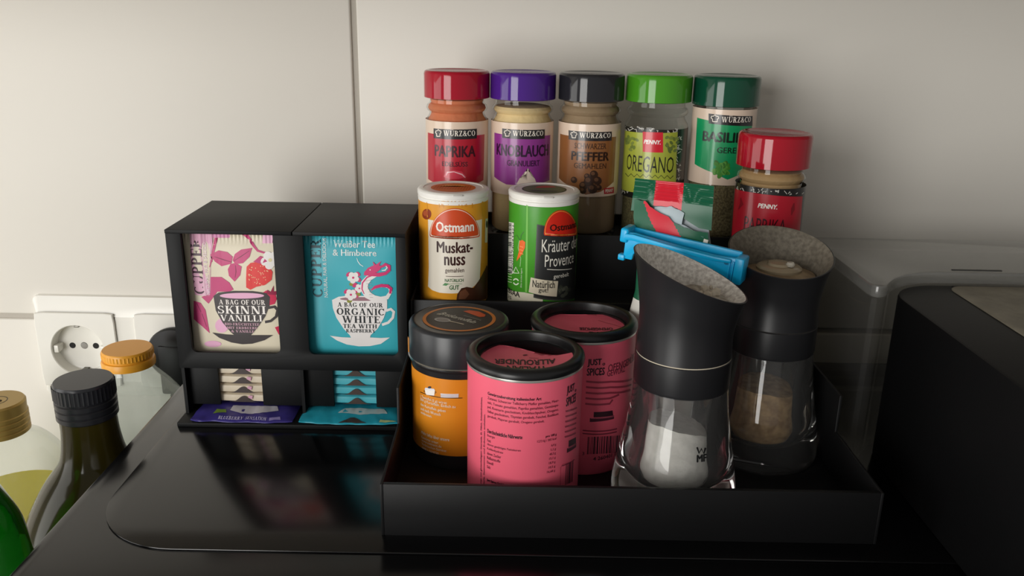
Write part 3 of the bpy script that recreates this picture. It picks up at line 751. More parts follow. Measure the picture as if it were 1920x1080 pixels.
# ================================================================== SPICE JARS
GLASS = thin_glass((0.95, 0.96, 0.95), rough=0.02)
JCREAM = (222, 200, 180)
def jar(name, label, x, y, z, capcol, fill, filltop, fillc2, lab0, lab1, labcol, art, caph=1.85, Hj=11.22, lw=2.5):
    a0 = atan2(-x, y)
    t = thing(name, label, 'spice jar', (x, y, z), None)
    R = 2.15
    zs = Hj - caph
    prof = [(0, .28), (1.5, .12), (1.95, .03), (2.1, .12), (R, .4), (R, zs - 1.62), (R - .03, zs - 1.45), (R - .22, zs - 1.15), (R - .28, zs - .95), (R - .12, zs - .82), (R - .04, zs - .66), (R - .1, zs - .46), (R - .28, zs - .3), (R - .32, zs + .6)]
    obj('glass_jar', lathe(prof, 64), GLASS, t)
    ft = filltop
    pr = [(0, .38), (1.9, .38), (R - .12, .55)] + [(rr - .12, zz) for rr, zz in prof[5:] if zz < ft] + [(R - .3 if ft > zs - 1.5 else R - .12, ft), (R - .9, ft + .12), (0, ft + .04)]
    bmf = lathe(pr, 48)
    obj('spice_fill', bmf, mat(fill, rough=0.95, spec=0.1, col2=fillc2, scale=(700 if fillc2 else 300), bump=0.0004), t)
    cR = 2.25
    obj('screw_cap', lathe([(0, zs + .1), (cR - .1, zs + .02), (cR, zs + .06), (cR, Hj - .22), (cR - .05, Hj - .08), (cR - .16, Hj - .01), (cR - .3, Hj), (cR - .38, Hj - .05), (0, Hj - .05)], 72), mat(capcol, rough=0.07, spec=0.5), t)
    if lab1:
        lb = obj('label', band(R + .01, a0 - lw, a0 + lw, lab0, lab1, 60), mat(labcol, rough=0.3, coat=.3), t)
        if art:
            a = Art(art[0]); art[1](a)
            a.build('label_print', lb, cyl_map(R + .028, a0), du=.22, rough=.3, coat=.3, step=.005)
    return t
def row_cv(cx, cy, s, xc, R=2.15):
    return cyl_cv(cx, cy, s, 0, 290 + (xc - 1000) * .0183, R, 27.79, 27.73, 16.39 - F3, xc, 9.0, lean=(869 - xc) / 5200.0)
def hat(a, x0, x1, y0, y1, col=(236, 226, 212), layer=3):
    xm, h_ = (x0 + x1) / 2, y1 - y0; wd = x1 - x0
    a.line([(x0 + wd * .22, y1), (x0 + wd * .2, y0 + h_ * .62), (x0 + wd * .02, y0 + h_ * .45), (x0 + wd * .1, y0 + h_ * .2), (x0 + wd * .32, y0 + h_ * .2), (xm, y0), (x1 - wd * .32, y0 + h_ * .2),
            (x1 - wd * .1, y0 + h_ * .2), (x1 - wd * .02, y0 + h_ * .45), (x1 - wd * .2, y0 + h_ * .62), (x1 - wd * .22, y1), (x0 + wd * .22, y1)], h_ * .12, col, layer)
def logo(a, x0, x1, y0, y1, hx0, hx1, tx0, tx1):
    a.rect(x0, x1, y0, y1, (32, 30, 32), 2)
    hgt = y1 - y0
    hat(a, hx0, hx1, y0 + hgt * .12, y1 - hgt * .18)
    a.text('WÜRZ&CO', tx0, tx1, y0 + hgt * .12, y1 - hgt * .2, (238, 230, 218), 3, serif=True)
def art_red(a):
    a.poly([(88, 555), (515, 565), (510, 915), (420, 955), (300, 975), (190, 955), (86, 910)], (176, 20, 44), 1)
    logo(a, 133, 455, 525, 598, 147, 190, 207, 442)
    a.text('PAPRIKA', 140, 446, 655, 742, (66, 8, 26), 3, bold=.04); a.text('EDELSÜSS', 195, 388, 768, 812, (80, 10, 30), 3, bold=.025)
    a.poly([(205, 890), (225, 850), (280, 838), (345, 848), (378, 890), (320, 905), (250, 905)], (206, 60, 80), 2)
    a.line([(225, 880), (235, 855), (285, 850), (345, 870), (370, 895)], [4, 12, 6, 10, 4], (240, 190, 196), 3)
def art_pur(a):
    a.poly([(600, 558), (1022, 568), (1018, 915), (945, 935), (860, 950), (690, 950), (595, 895)], (140, 52, 138), 1)
    logo(a, 660, 978, 528, 597, 675, 722, 740, 966)
    a.text('KNOBLAUCH', 617, 1006, 650, 740, (46, 12, 50), 3, bold=.04); a.text('GRANULIERT', 695, 940, 765, 810, (60, 16, 62), 3, bold=.025)
    a.poly([(850, 825), (842, 865), (790, 900), (765, 945), (920, 945), (905, 900), (860, 865), (856, 825)], (222, 204, 190), 2)
def art_blk(a):
    a.poly([(65, 510), (470, 520), (455, 850), (360, 925), (250, 950), (160, 905), (52, 838)], (138, 88, 48), 1)
    logo(a, 128, 438, 485, 550, 143, 190, 208, 428)
    a.text('SCHWARZER', 170, 398, 576, 618, (62, 36, 20), 3, bold=.01); a.text('PFEFFER', 146, 418, 638, 704, (48, 26, 14), 3, bold=.045); a.text('GEMAHLEN', 165, 398, 720, 760, (62, 36, 20), 3, bold=.01)
    for x, y, r_ in ((310, 800, 30), (275, 850, 38), (335, 845, 32), (235, 885, 32), (165, 845, 24), (300, 905, 36), (230, 920, 26), (345, 895, 22), (260, 815, 22)):
        a.ell(x, y, r_, r_, (58, 36, 24), 3, 12); a.ell(x - r_ * .25, y - r_ * .25, r_ * .5, r_ * .45, (106, 72, 50), 4, 10)
    a.poly([(383, 900), (456, 888), (456, 935), (383, 942)], (176, 30, 44), 5); a.text('PENNY', 392, 448, 905, 930, (236, 226, 214), 6, bold=.03, tilt=.02)
def scribble(a, x0, x1, y0, y1, n, layer=1):
    for i in range(n):
        x = x0 + (x1 - x0) * random.random(); y = y0 + (y1 - y0) * random.random()
        a.line([(x, y), (x + random.uniform(-14, 14), y + random.uniform(-16, 16)), (x + random.uniform(-20, 20), y + random.uniform(-20, 20))], 5, (206, 204, 196), layer)
def art_ore(a):
    scribble(a, 505, 940, 470, 486, 26); scribble(a, 502, 522, 470, 950, 34); scribble(a, 920, 942, 470, 950, 30); scribble(a, 505, 940, 925, 955, 26)
    a.poly([(528, 486), (926, 488), (918, 700), (914, 925), (514, 925), (520, 700)], (164, 172, 62), 2)
    a.rect(678, 822, 496, 640, (206, 26, 46), 3); a.text('PENNY.', 688, 808, 553, 584, (246, 240, 236), 4, bold=.04, shear=.05)
    a.text('OREGANO', 560, 897, 672, 790, (34, 36, 22), 3)
    a.line([(548 + i * 21.7, 805 + 22 * (i % 2)) for i in range(17)], 5, (40, 42, 26), 3)
    for x, y in ((595, 580), (888, 580)):
        for i in range(16): a.ell(x + random.uniform(-42, 42), y + random.uniform(-50, 50), 16, 11, random.choice([(110, 126, 58), (126, 140, 66), (92, 110, 56)]), 3, 8, rot=random.random() * 3)
def art_bas(a):
    a.poly([(120, 130), (520, 165), (505, 480), (340, 584), (240, 540), (97, 480)], (20, 150, 92), 1)
    logo(a, 205, 522, 100, 172, 222, 280, 300, 508)
    a.text('BASILIKUM', 160, 530, 232, 310, (16, 44, 32), 3, bold=.045); a.text('GEREBELT', 264, 500, 342, 386, (16, 44, 32), 3, bold=.02)
    for i in range(26):
        t_ = random.random() * 6.28; q = random.random() ** .5
        a.ell(298 + 62 * q * cos(t_), 505 + 62 * q * sin(t_), 22, 15, random.choice([(70, 140, 50), (96, 160, 66), (56, 116, 44)]), 3, 10, rot=t_)
def art_pen(a):
    scribble(a, 40, 600, 552, 566, 26)
    a.poly([(52, 556), (180, 578), (320, 588), (460, 590), (588, 580), (562, 1140), (10, 1140)], (176, 22, 42), 2)
    a.text('PENNY.', 240, 394, 664, 702, (244, 238, 232), 3, bold=.04, shear=.05, tilt=.02)
    a.text('PAPRIKA', 128, 456, 785, 900, (58, 10, 20), 3)
    for x, y, q in ((100, 680, .3), (520, 690, -.3), (330, 980, .1)):
        a.line([(x, y - 50), (x + 30 * q, y), (x - 20, y + 50)], [8, 30, 6], (132, 14, 30), 3)
lt, lb_ = 18.45 - F3, 13.55 - F3
jar('spice_jar', 'spice jar with glossy red cap and red paprika label in the top row', -4.02, 59.8, F3, (164, 18, 40), (208, 124, 88), 9.3, None, lb_, lt, JCREAM, (row_cv(780, 110, 4, 857), art_red))
jar('spice_jar', 'spice jar with violet cap and purple garlic label', .51, 59.8, F3, (74, 34, 132), (228, 202, 152), 8.9, None, lb_, lt, JCREAM, (row_cv(780, 110, 4, 981.5), art_pur))
jar('spice_jar', 'spice jar with black cap and brown pepper label', 5.18, 59.8, F3, (38, 38, 42), (150, 128, 102), 9.3, None, lb_, lt, JCREAM, (row_cv(1040, 120, 3.856, 1110), art_blk))
jar('spice_jar', 'spice jar with grass green cap and lime oregano label', 9.8, 59.8, F3, (72, 144, 34), (86, 80, 58), 3.4, (122, 114, 80), lb_ - .15, lt - .25, (26, 26, 24), (row_cv(1040, 120, 3.856, 1237), art_ore), lw=1.62)
jar('spice_jar', 'spice jar with dark green cap and emerald basil label', 14.38, 59.6, F3, (14, 70, 50), (86, 76, 56), 5.6, (130, 118, 86), 14.55 - F3, 19.6 - F3, JCREAM, (row_cv(1290, 190, 4, 1362), art_bas), caph=2.0)
pen_cv = cyl_cv(1370, 230, 4.318, 0, 380, 2.15, 30.76, 30.17, 14.71 - F2, 1444, 12.0, lean=-.1)
jar('spice_jar', 'second red-capped paprika jar standing one tier lower behind the mill', 16.22, 53.5, F2, (160, 14, 34), (178, 146, 104), 8.9, None, .6, 15.55 - F2, (28, 26, 26), (pen_cv, art_pen), caph=2.1)

# ================================================================== WHITE-LIDDED TINS ON THE MIDDLE TIER
def shaker_tin(label, x, y, base, lidcol, art, topart, capseed):
    a0 = atan2(-x, y)
    t = thing('spice_shaker', label, 'spice tin', (x, y, F2))
    R, Ht = 2.22, 7.4
    bd = obj('tin_body', lathe([(0, .1), (R - .12, .1), (R - .06, 0), (R, .08), (R, Ht - .75), (R - .05, Ht - .7), (0, Ht - .7)], 64), mat(base, rough=0.34, grain=.05, scale=40), t)
    ld = obj('shaker_lid', lathe([(R - .1, Ht - .76), (R + .01, Ht - .72), (R + .02, Ht - .5), (R - .06, Ht - .44), (R - .06, Ht - .4), (R + .04, Ht - .36), (R + .05, Ht - .12), (R - .02, Ht - .03), (R - .12, Ht), (R - .32, Ht), (R - .36, Ht - .04), (0, Ht - .05)], 64), WHITE_PL, t)
    obj('flip_notch', B(-.3, .3, -.1, .06, -.09, .0, bev=.03), mat((214, 212, 206), rough=.35), ld, ((R + .02) * sin(a0 + .12), -(R + .02) * cos(a0 + .12), Ht - .06), rot=(0, 0, a0 + .12))
    a = Art(lambda u, v: (u, v)); topart(a)
    a.build('lid_sticker', ld, lambda u, v, h: Vector((u, v, Ht - .045 + h)), step=.008)
    a = Art(art[0]); art[1](a)
    a.build('label_print', bd, cyl_map(R + .006, a0), du=.22, rough=.34, step=.005)
    return t
mk_cv = lambda xc: cyl_cv(760, 320, 3.858, 0, 460 + (xc - 850) * .0183, 2.22, 30.17, 29.12, 11.66 - F2, xc, 17.0, lean=(869 - xc) / 5100.0)
def dome(a, xl, xr, yb, yt, col, line, layer, tilt=0):
    xm, rx = (xl + xr) / 2, (xr - xl) / 2
    def pts(k): return [(xm + (rx - k) * cos(t_), yb - k + 18 * (1 - abs(cos(t_)) ** 2) * 0 - (yb - yt - 2 * k) * sin(t_) - tilt * cos(t_)) for t_ in [pi * i / 20 for i in range(21)]] + [(xl + k + 6, yb + 10 - k + tilt), (xm, yb + 14 - k), (xr - k - 6, yb + 10 - k - tilt)]
    a.poly(pts(-6), col, layer); a.poly(pts(0), line, layer + 1); a.poly(pts(5), col, layer + 2)
def art_mus(a):
    a.ell(160, 315, 34, 38, (136, 54, 28), 1); a.ell(152, 308, 18, 20, (166, 80, 44), 2)
    a.poly([(170, 352), (560, 350), (556, 600), (548, 790), (510, 838), (440, 885), (350, 893), (250, 888), (195, 870), (165, 845), (172, 700)], (230, 222, 206), 1)
    dome(a, 187, 538, 462, 282, (206, 74, 32), (246, 226, 206), 2)
    a.text('Ostmann', 228, 500, 374, 447, (246, 238, 228), 5, bold=.035)
    a.text('Muskat-', 232, 493, 516, 598, (62, 34, 30), 3, bold=.03); a.text('nuss', 285, 438, 622, 688, (62, 34, 30), 3, bold=.03); a.text('gemahlen', 292, 430, 706, 748, (70, 44, 38), 3, bold=.01)
    a.line([(297, 765), (425, 765)], 4, (80, 60, 50), 3)
    a.text('NATÜRLICH', 290, 426, 780, 809, (50, 110, 60), 3, bold=.02); a.text('GUT', 322, 394, 832, 866, (50, 110, 60), 3, bold=.03)
    a.poly([(272, 832), (290, 815), (320, 820), (300, 836)], (60, 130, 66), 3); a.line([(300, 826), (350, 820), (415, 822)], 3, (60, 130, 66), 3)
    a.poly([(375, 940), (380, 900), (410, 855), (450, 845), (500, 855), (540, 800), (575, 740), (600, 690), (609, 700), (605, 945)], (74, 42, 28), 2)
    a.poly([(390, 935), (400, 880), (440, 860), (470, 900), (440, 935)], (112, 70, 48), 3)
    a.poly([(586, 345), (606, 340), (604, 520), (584, 520)], (222, 218, 196), 2); a.ell(598, 385, 8, 26, (50, 70, 50), 3)
    for i in range(26):
        x = random.uniform(100, 600); a.line([(x, 222), (x + random.uniform(-4, 4), random.uniform(250, 345))], 5, (214, 150, 44), 1) if not 175 < x < 555 else None
    for i in range(22):
        x = random.uniform(240, 500); a.line([(x, 226), (x, random.uniform(242, 275))], 5, (206, 140, 40), 1)
def top_mus(a):
    a.ell(0, 0, 1.42, 1.42, (212, 112, 40), 1, 40)
    for i in range(14): a.line([(-1.2 + .17 * i, -.5 - .02 * i), (-1.1 + .17 * i, .5 + .03 * (i % 5))], .05, (186, 84, 30), 2)
    a.poly([(-.9, .2), (0, .5), (.9, .3), (.5, .9), (-.5, .9)], (226, 150, 70), 2)
def art_kra(a):
    a.poly([(744, 372), (796, 382), (784, 758), (742, 750)], (226, 226, 214), 1)
    y = 385
    while y < 745:
        w_ = random.choice([3, 5, 8]); a.poly([(746, y), (778, y + 2), (778, y + 2 + w_), (746, y + w_)], (34, 40, 34), 2); y += w_ + random.choice([4, 6, 9])
    a.text('4002674043421', 779, 793, 400, 740, (40, 46, 40), 2, vert=True)
    a.poly([(838, 512), (860, 505), (880, 520), (878, 560), (855, 610), (815, 662), (818, 640), (832, 590)], (232, 104, 34), 2)
    for yy in (550, 575, 600): a.line([(838, yy), (865, yy + 8)], 5, (246, 150, 90), 3)
    a.line([(840, 508), (818, 470), (800, 480)], 4, (70, 110, 60), 2); a.line([(845, 505), (850, 470), (870, 445)], 4, (70, 110, 60), 2)
    a.line([(838, 505), (826, 560), (846, 640), (840, 700)], 3, (190, 220, 170), 1)
    a.line([(788, 750), (808, 705), (832, 750), (788, 750)], 6, (226, 236, 214), 2)
    for q in ringpoly(808, 815, 24, 26, 20, 160, 9, 9) + ringpoly(808, 815, 24, 26, 200, 340, 9, 9): a.poly(q, (226, 236, 214), 2)
    a.text('Bitte trocken lagern', 842, 858, 712, 855, (206, 224, 190), 2, vert=True)
    for k, yy in enumerate((760, 780, 800, 820)): a.line([(742, yy), (776, yy + 3)], 6, (190, 216, 170), 2)
    a.poly([(890, 250), (902, 252), (892, 890), (876, 886)], (116, 186, 80), 1)
    a.poly([(735, 876), (870, 890), (1010, 905), (1005, 962), (735, 962)], (214, 208, 186), 2)
    a.text('2B0AA', 742, 838, 880, 922, (44, 42, 38), 3, bold=.03, tilt=-.03); a.text('.25', 742, 772, 925, 948, (44, 42, 38), 3, bold=.02)
    a.poly([(965, 390), (1252, 402), (1248, 932), (938, 926), (948, 700)], (64, 66, 62), 3); a.poly([(972, 398), (1252, 410), (1248, 922), (946, 916), (956, 700)], (42, 44, 44), 4)
    dome(a, 1020, 1252, 446, 290, (204, 40, 24), (232, 150, 60), 5, tilt=6)
    a.text('Ostmann', 1056, 1246, 378, 428, (56, 20, 16), 8, bold=.035)
    a.text('Kräuter der', 1000, 1256, 490, 582, (228, 226, 214), 5); a.text('Provence', 1022, 1232, 600, 688, (228, 226, 214), 5)
    a.line([(1037, 712), (1220, 706)], 5, (228, 226, 214), 5); a.text('gerebelt', 1085, 1196, 742, 782, (228, 226, 214), 5, bold=.01)
    a.poly([(920, 775), (1118, 798), (1108, 914), (903, 886)], (214, 204, 180), 6)
    a.text('Natürlich', 932, 1094, 798, 852, (40, 38, 36), 7, bold=.015, tilt=.06); a.text('gut!', 975, 1046, 850, 893, (40, 38, 36), 7, bold=.015, tilt=.04)
    for i in range(12): a.ell(1120 + random.uniform(0, 90), 880 + random.uniform(-60, 40), 20, 14, random.choice([(76, 80, 70), (92, 96, 84), (60, 64, 56)]), 5, 9, rot=random.random() * 3)
def top_kra(a):
    a.ell(0, 0, 1.42, 1.42, (40, 46, 34), 1, 40); a.ell(0, 0, 1.34, 1.34, (92, 104, 66), 2, 40)
    a.poly([(-.6, .3), (-.4, .8), (.1, 1.1), (.6, 1.0), (.8, .6), (.2, .4)], (176, 70, 60), 3)
    a.poly([(-1.0, -.4), (.9, -.5), (.7, -.9), (-.7, -.9)], (60, 66, 54), 3)
shaker_tin('yellow nutmeg shaker tin with cream label and white lid on middle tier', -3.84, 53.45, (222, 152, 40), None, (mk_cv(851.5), art_mus), top_mus, 1)
shaker_tin('green herb shaker tin with dark board label and white lid on middle tier', 1.93, 53.45, (70, 152, 42), None, (mk_cv(1020.5), art_kra), top_kra, 2)

# ================================================================== ORANGE TIN
ot = thing('spice_tin', 'orange potato seasoning tin with tall black lid in the front tray', 'spice tin', (-3.02, 46.5, F1))
oa0 = atan2(3.02, 46.5)
R = 2.82
obj('tin_body', lathe([(0, .2), (R - .1, .2), (R, 0), (R + .03, .1), (R - .02, .3), (R - .04, .5), (R - .04, 5.9), (R + .0, 6.0), (R + .12, 6.1), (R + .13, 6.2), (R, 6.28), (0, 6.28)], 72), mat((44, 44, 46), rough=0.3, metal=0.3), ot)
ld = obj('lid', lathe([(R + .05, 6.26), (R + .09, 6.28), (R + .1, 6.4), (R + .09, 8.05), (R + .02, 8.2), (R - .12, 8.28), (R - .25, 8.28), (R - .3, 8.25), (0, 8.25)], 72), mat((38, 40, 43), rough=0.3, spec=0.5), ot)
obj('rolled_rim', lathe([(R + .08, 6.14), (R + .15, 6.17), (R + .16, 6.23), (R + .1, 6.28), (R + .06, 6.22), (R + .08, 6.14)], 72), mat((180, 180, 178), rough=0.25, metal=1.0), ot)
lb = obj('label', band(R - .03, oa0 - 2.9, oa0 + .42, .85, 5.62, 60), mat((222, 138, 32), rough=0.32), ot)
obj('label_flap', band(R - .03, oa0 + .42, oa0 + 2.9, .85, 5.95, 60), mat((222, 138, 32), rough=0.32), ot)
obj('label_tab', B(-.1, .1, -.04, .02, -.45, .45, bev=.015), mat((222, 150, 70), rough=.4), ot, ((R + .12) * sin(oa0 - 1.5), -(R + .12) * cos(oa0 - 1.5), 6.75), rot=(0, 0, oa0 - 1.5))
a = Art(cyl_cv(770, 690, 5.684, 0, 760, R, 33.4, 30.3, 4.3 - F1, 862, 40.0))
a.line([(100, 238), (180, 268), (300, 296), (430, 306), (555, 306)], 7, (26, 22, 20), 2)
PW = (244, 238, 230)
a.poly([(152, 210), (262, 224), (255, 278), (170, 268), (158, 250)], PW, 3); a.poly([(150, 208), (162, 192), (255, 206), (264, 224)], (226, 230, 240), 4); a.ell(205, 190, 18, 12, (44, 44, 60), 5)
a.line([(150, 218), (140, 230), (156, 240)], 5, (60, 40, 20), 4); a.line([(262, 232), (276, 242), (260, 256)], 5, (60, 40, 20), 4)
a.poly([(322, 255), (515, 262), (512, 300), (325, 296)], PW, 3)
for k in range(3): a.line([(324, 266 + 10 * k), (514, 272 + 10 * k)], 3, (90, 100, 150), 4)
for t_, x0, x1, y0, y1 in (('1 Teelöffel (5 g) würzt', 100, 390, 318, 352), ('500 g Kartoffeln. Einfach zu', 100, 482, 362, 400), ('den Kartoffeln geben', 102, 376, 402, 440), ('und nach Wunsch', 102, 322, 440, 472), ('mitbraten.', 104, 228, 470, 496),
                       ('Mehr Infos über unsere', 104, 414, 712, 748), ('Gewürze unter:', 104, 296, 752, 780), ('www.ostmann.de', 106, 328, 792, 820), ('Verbraucher-Service:', 106, 382, 838, 866), ('0800 / 1234725', 108, 296, 872, 894)):
    a.text(t_, x0, x1, y0, y1, (246, 232, 208), 3, bold=.015)
a.build('label_print', lb, cyl_map(R - .015, oa0), du=.22, rough=.32, step=.005)
a = Art(lambda u, v: (u, v))
for q in ringpoly(0, 0, 2.12, 2.12, 0, 360, .2, .2, 48): a.poly(q, (206, 124, 52), 2)
a.ell(0, 0, 1.95, 1.95, (46, 42, 38), 1, 48)
a.poly([(.15, 1.25), (.5, 1.45), (1.1, 1.25), (1.5, .7), (1.45, .35), (1.15, .28)], (206, 84, 34), 3)
a.ell(-.95, -.3, .5, .34, (170, 166, 162), 3, 20, rot=-.4); a.ell(-.95, -.3, .38, .24, (130, 124, 118), 4, 16, rot=-.4)
a.line([(-.52, -.5), (-.1, -.72), (.32, -.98)], [.1, .07, .1], (220, 206, 180), 3)
lo = a.build('lid_sticker', ld, lambda u, v, h: Vector((u, v, 8.252 + h)), step=.006)
b_ = Art(lambda u, v: (u, v))
b_.text('Bratkartoffeln', -1.35, 1.2, .26, -.2, (216, 212, 196), 3, bold=.0, shear=.05); b_.text('Gewürzzubereitung', -.1, 1.2, .62, .42, (150, 148, 140), 3); b_.text('für', -1.5, -1.2, -.1, -.32, (216, 206, 176), 3)
rz = Matrix.Rotation(-.62, 3, 'Z')
b_.build('lid_lettering', ld, lambda u, v, h: rz @ Vector((u, v, 0)) + Vector((0, 0, 8.252 + h)), step=.009)

# ================================================================== PINK TINS
PINK = mat((236, 100, 122), rough=0.4, grain=.02, scale=20)
def pink_tin(label, x, y, art, sealart, wave):
    a0 = atan2(-x, y)
    t = thing('spice_tin', label, 'spice tin', (x, y, F1))
    R = 3.0
    bd = obj('tin_body', lathe([(0, .15), (R - .12, .15), (R - .06, 0), (R, .1), (R, 8.02), (R - .04, 8.06), (R - .04, 8.1), (R - .1, 8.1), (R - .12, 7.3), (0, 7.3)], 80), PINK, t)
    obj('metal_rim', lathe([(R - .04, 8.0), (R + .045, 8.02), (R + .055, 8.08), (R + .05, 8.16), (R - .04, 8.18)], 80), mat((214, 212, 204), rough=0.28, metal=.75), t)
    obj('lid_ring', lathe([(R - .1, 8.14), (R + .08, 8.16), (R + .1, 8.3), (R + .06, 8.46), (R - .06, 8.56), (R - .2, 8.6), (R - .36, 8.62), (R - .46, 8.58), (R - .5, 8.48), (R - .52, 7.6), (R - .62, 7.55), (R - .66, 8.12), (R - .1, 8.13)], 80), BLACK_LID, t)
    # paper seal inside the ring, its far edge peeled and wavy
    bm = bmesh.new(); Rs = R - .53; n = 64; rings = []
    def zz(px, py):
        return 8.02 + .05 * noise.noise(Vector((px * .7, py * .7, x))) + (.28 * max(0, px / Rs) ** 2 if wave else 0)
    c0 = bm.verts.new((0, 0, zz(0, 0)))
    for k in range(1, 9):
        ring = []
        for i in range(n):
            th = 2 * pi * i / n; rr = Rs * k / 8
            px, py = rr * cos(th), rr * sin(th)
            lim = Rs * (.5 + .12 * cos(px * 1.3 + 1.2) - .3 * px / Rs) if wave else Rs * .8
            py = min(py, lim)
            ring.append(bm.verts.new((px, py, zz(px, py))))
        rings.append(ring)
    for i in range(n): bm.faces.new((c0, rings[0][i], rings[0][(i + 1) % n]))
    for p_, q_ in zip(rings, rings[1:]):
        for i in range(n):
            try: bm.faces.new((p_[i], q_[i], q_[(i + 1) % n], p_[(i + 1) % n]))
            except ValueError: pass
    sl = obj('paper_seal', bm, PINK, t, fin=False)
    for f in sl.data.polygons: f.use_smooth = True
    a = Art(lambda u, v: (u, v)); sealart(a)
    a.build('seal_lettering', sl, lambda u, v, h: Vector((u, v, zz(u, v) + .015 + h)), du=.2, step=.008)
    a = Art(art[0]); art[1](a)
    a.build('label_print', bd, cyl_map(R + .004, a0), du=.24, rough=.42, step=.004)
    return t
K1, K2 = (52, 22, 34), (120, 44, 62)
def spices_logo(a, x0, x1, y0, y1, layer=2):
    h_ = (y1 - y0)
    a.text('JUST', x0 + 2, x1 - (x1 - x0) * .2, y0, y0 + h_ * .5, K1, layer, bold=.045); a.text('SPICES', x0, x1, y0 + h_ * .54, y1, K1, layer, bold=.04)
    a.text('°', x1 - (x1 - x0) * .16, x1, y0 + h_ * .2, y0 + h_ * .36, K1, layer, bold=.02)
def book_icon(a, x0, x1, y0, y1, layer=2):
    h_, w_ = y1 - y0, x1 - x0
    a.poly([(x0 + w_ * .15, y0 + h_ * .2), (x1 - w_ * .08, y0), (x1 - w_ * .04, y0 + h_ * .4), (x0 + w_ * .15, y0 + h_ * .62)], K1, layer)
    a.poly([(x0, y0 + h_ * .7), (x1, y0 + h_ * .4), (x1, y0 + h_ * .66), (x0, y1)], (74, 28, 44), layer)
    a.line([(x0 + w_ * .04, y0 + h_ * .72), (x1, y0 + h_ * .46)], 3, (200, 100, 120), layer + 1)
def barcode(a, x0, x1, y0, y1, slope=0):
    x = x0
    while x < x1:
        w_ = random.choice([3, 4, 6, 9]); a.poly([(x, y0 + slope * (x - x0)), (x + w_, y0 + slope * (x + w_ - x0)), (x + w_, y1 + slope * (x + w_ - x0)), (x, y1 + slope * (x - x0))], K1, 2); x += w_ + random.choice([4, 6, 8])
def art_pk1(a):
    f5 = lambda x, y: ((900 + x / 5.4 - 870) * 3.483, (720 + y / 5.4 - 610) * 3.483)
    def T(t_, x0, x1, yt, yb, col=K2, bold=.012):
        p, q = f5(x0, yt), f5(x1, yb); a.text(t_, p[0], q[0], p[1], q[1], col, 2, bold=bold)
    T('Gewürzzubereitung italienischer Art', 80, 625, 140, 180, K1, .03)
    for i, s_ in enumerate(('Zutaten: Schwarzer Tellicherry Pfeffer gemahlen, Meer-', 'salz, Tomate gemahlen, Paprika gemahlen, Gemüsepa-', 'pel, Rosmarin geschnitten, Knoblauchpulver, Oregano,', 'Salbei geschnitten, Thymian gerebelt, Fenchel, Basilikum')):
        T(s_, 80, 802, 192 + 45 * i, 226 + 45 * i)
    T('gerebelt, Majoran gerebelt, Oregano gerebelt.', 80, 662, 372, 404)
    T('Durchschnittliche Nährwerte', 80, 442, 508, 548, K1, .03); T('pro 100 g', 680, 792, 506, 538, K1, .03)
    for i, (s_, xr, v_, xl) in enumerate((('Energie', 160, '1273 kJ / 303 kcal', 595), ('Fett', 118, '6,4 g', 740), ('davon gesättigte Fettsäuren', 428, '1,1 g', 738), ('Kohlenhydrate', 248, '40,3 g', 724), ('davon Zucker', 228, '15,1 g', 724), ('Ballaststoffe', 220, '18,9 g', 722), ('Eiweiß', 148, '10,5 g', 720), ('Salz', 118, '16,68 g', 706))):
        w_ = xr - 80
        T(s_, 80, xr, 528 + 46 * i + w_ * .09, 558 + 46 * i + w_ * .09); T(v_, xl, 790, 556 + 46 * i, 588 + 46 * i)
    T('Just Spices GmbH', 80, 260, 1012, 1046, K1, .03)
    a.text('Kann Spuren von glutenhaltigem Getreide, Ei, Milch, Schalenfrüchten,', 108, 122, 480, 1150, K1, 2, bold=.015, vert=True); a.text('Soja, Sellerie, Sesamsamen und Erdnüssen enthalten.', 130, 143, 590, 1150, K1, 2, bold=.015, vert=True)
    spices_logo(a, 672, 742, 385, 515)
    for i in range(6): a.line([(672, 560 + 34 * i), (752, 536 + 34 * i)], 11, (150, 58, 76), 2)
    book_icon(a, 692, 760, 735, 838)
    a.line([(655, 1060), (652, 935), (664, 915), (752, 890)], 4, (190, 70, 92), 2)
    a.line([(662, 925), (750, 890)], 6, K2, 2)
    barcode(a, 690, 738, 915, 1060, -.3)
def seal1(a):
    a.text('ALLROUNDER', -1.6, 1.55, -.05, -.72, K1, 1, bold=.03, flip=True); a.text('ITALIAN', -.95, .95, -.9, -1.55, K1, 1, bold=.03, flip=True)
    a.ell(0, .55, .14, .07, (90, 24, 44), 1, 10, rot=.4); a.line([(.2, .2), (.7, .15)], .04, (170, 60, 84), 1)
def art_pk2(a):
    spices_logo(a, 80, 196, 360, 466)
    a.text('OFENGEMÜSE', 216, 392, 352, 410, K2, 2, bold=.02, tilt=0); a.text('GEWÜRZ', 212, 330, 405, 452, K2, 2, bold=.02)
    for i, xr in enumerate((385, 385, 380, 300, 258)): a.line([(80, 506 + 36 * i), (160, 508 + 36 * i), (240, 498 + 36 * i), (xr, 470 + 36 * i)], 12, (150, 54, 72), 2)
    book_icon(a, 115, 275, 685, 768)
    for k in range(2): a.line([(72, 826 + 20 * k), (190, 826 + 20 * k), (300, 806 + 20 * k)], 8, (130, 44, 62), 2)
    barcode(a, 108, 330, 868, 985, -.08)
    a.text('4 260401 179', 150, 330, 985, 1010, K1, 2, bold=.02); a.text('3', 75, 90, 970, 992, K1, 2)
def seal2(a):
    a.text('OFENGEMÜSE', -.3, 1.6, -.3, -.8, K1, 1, bold=.03, flip=True); a.text('GEWÜRZ', .2, 1.5, -.95, -1.5, K1, 1, bold=.03, flip=True)
    a.line([(.9, .9), (1.6, .3), (2.1, -.2)], .04, (170, 60, 84), 1)
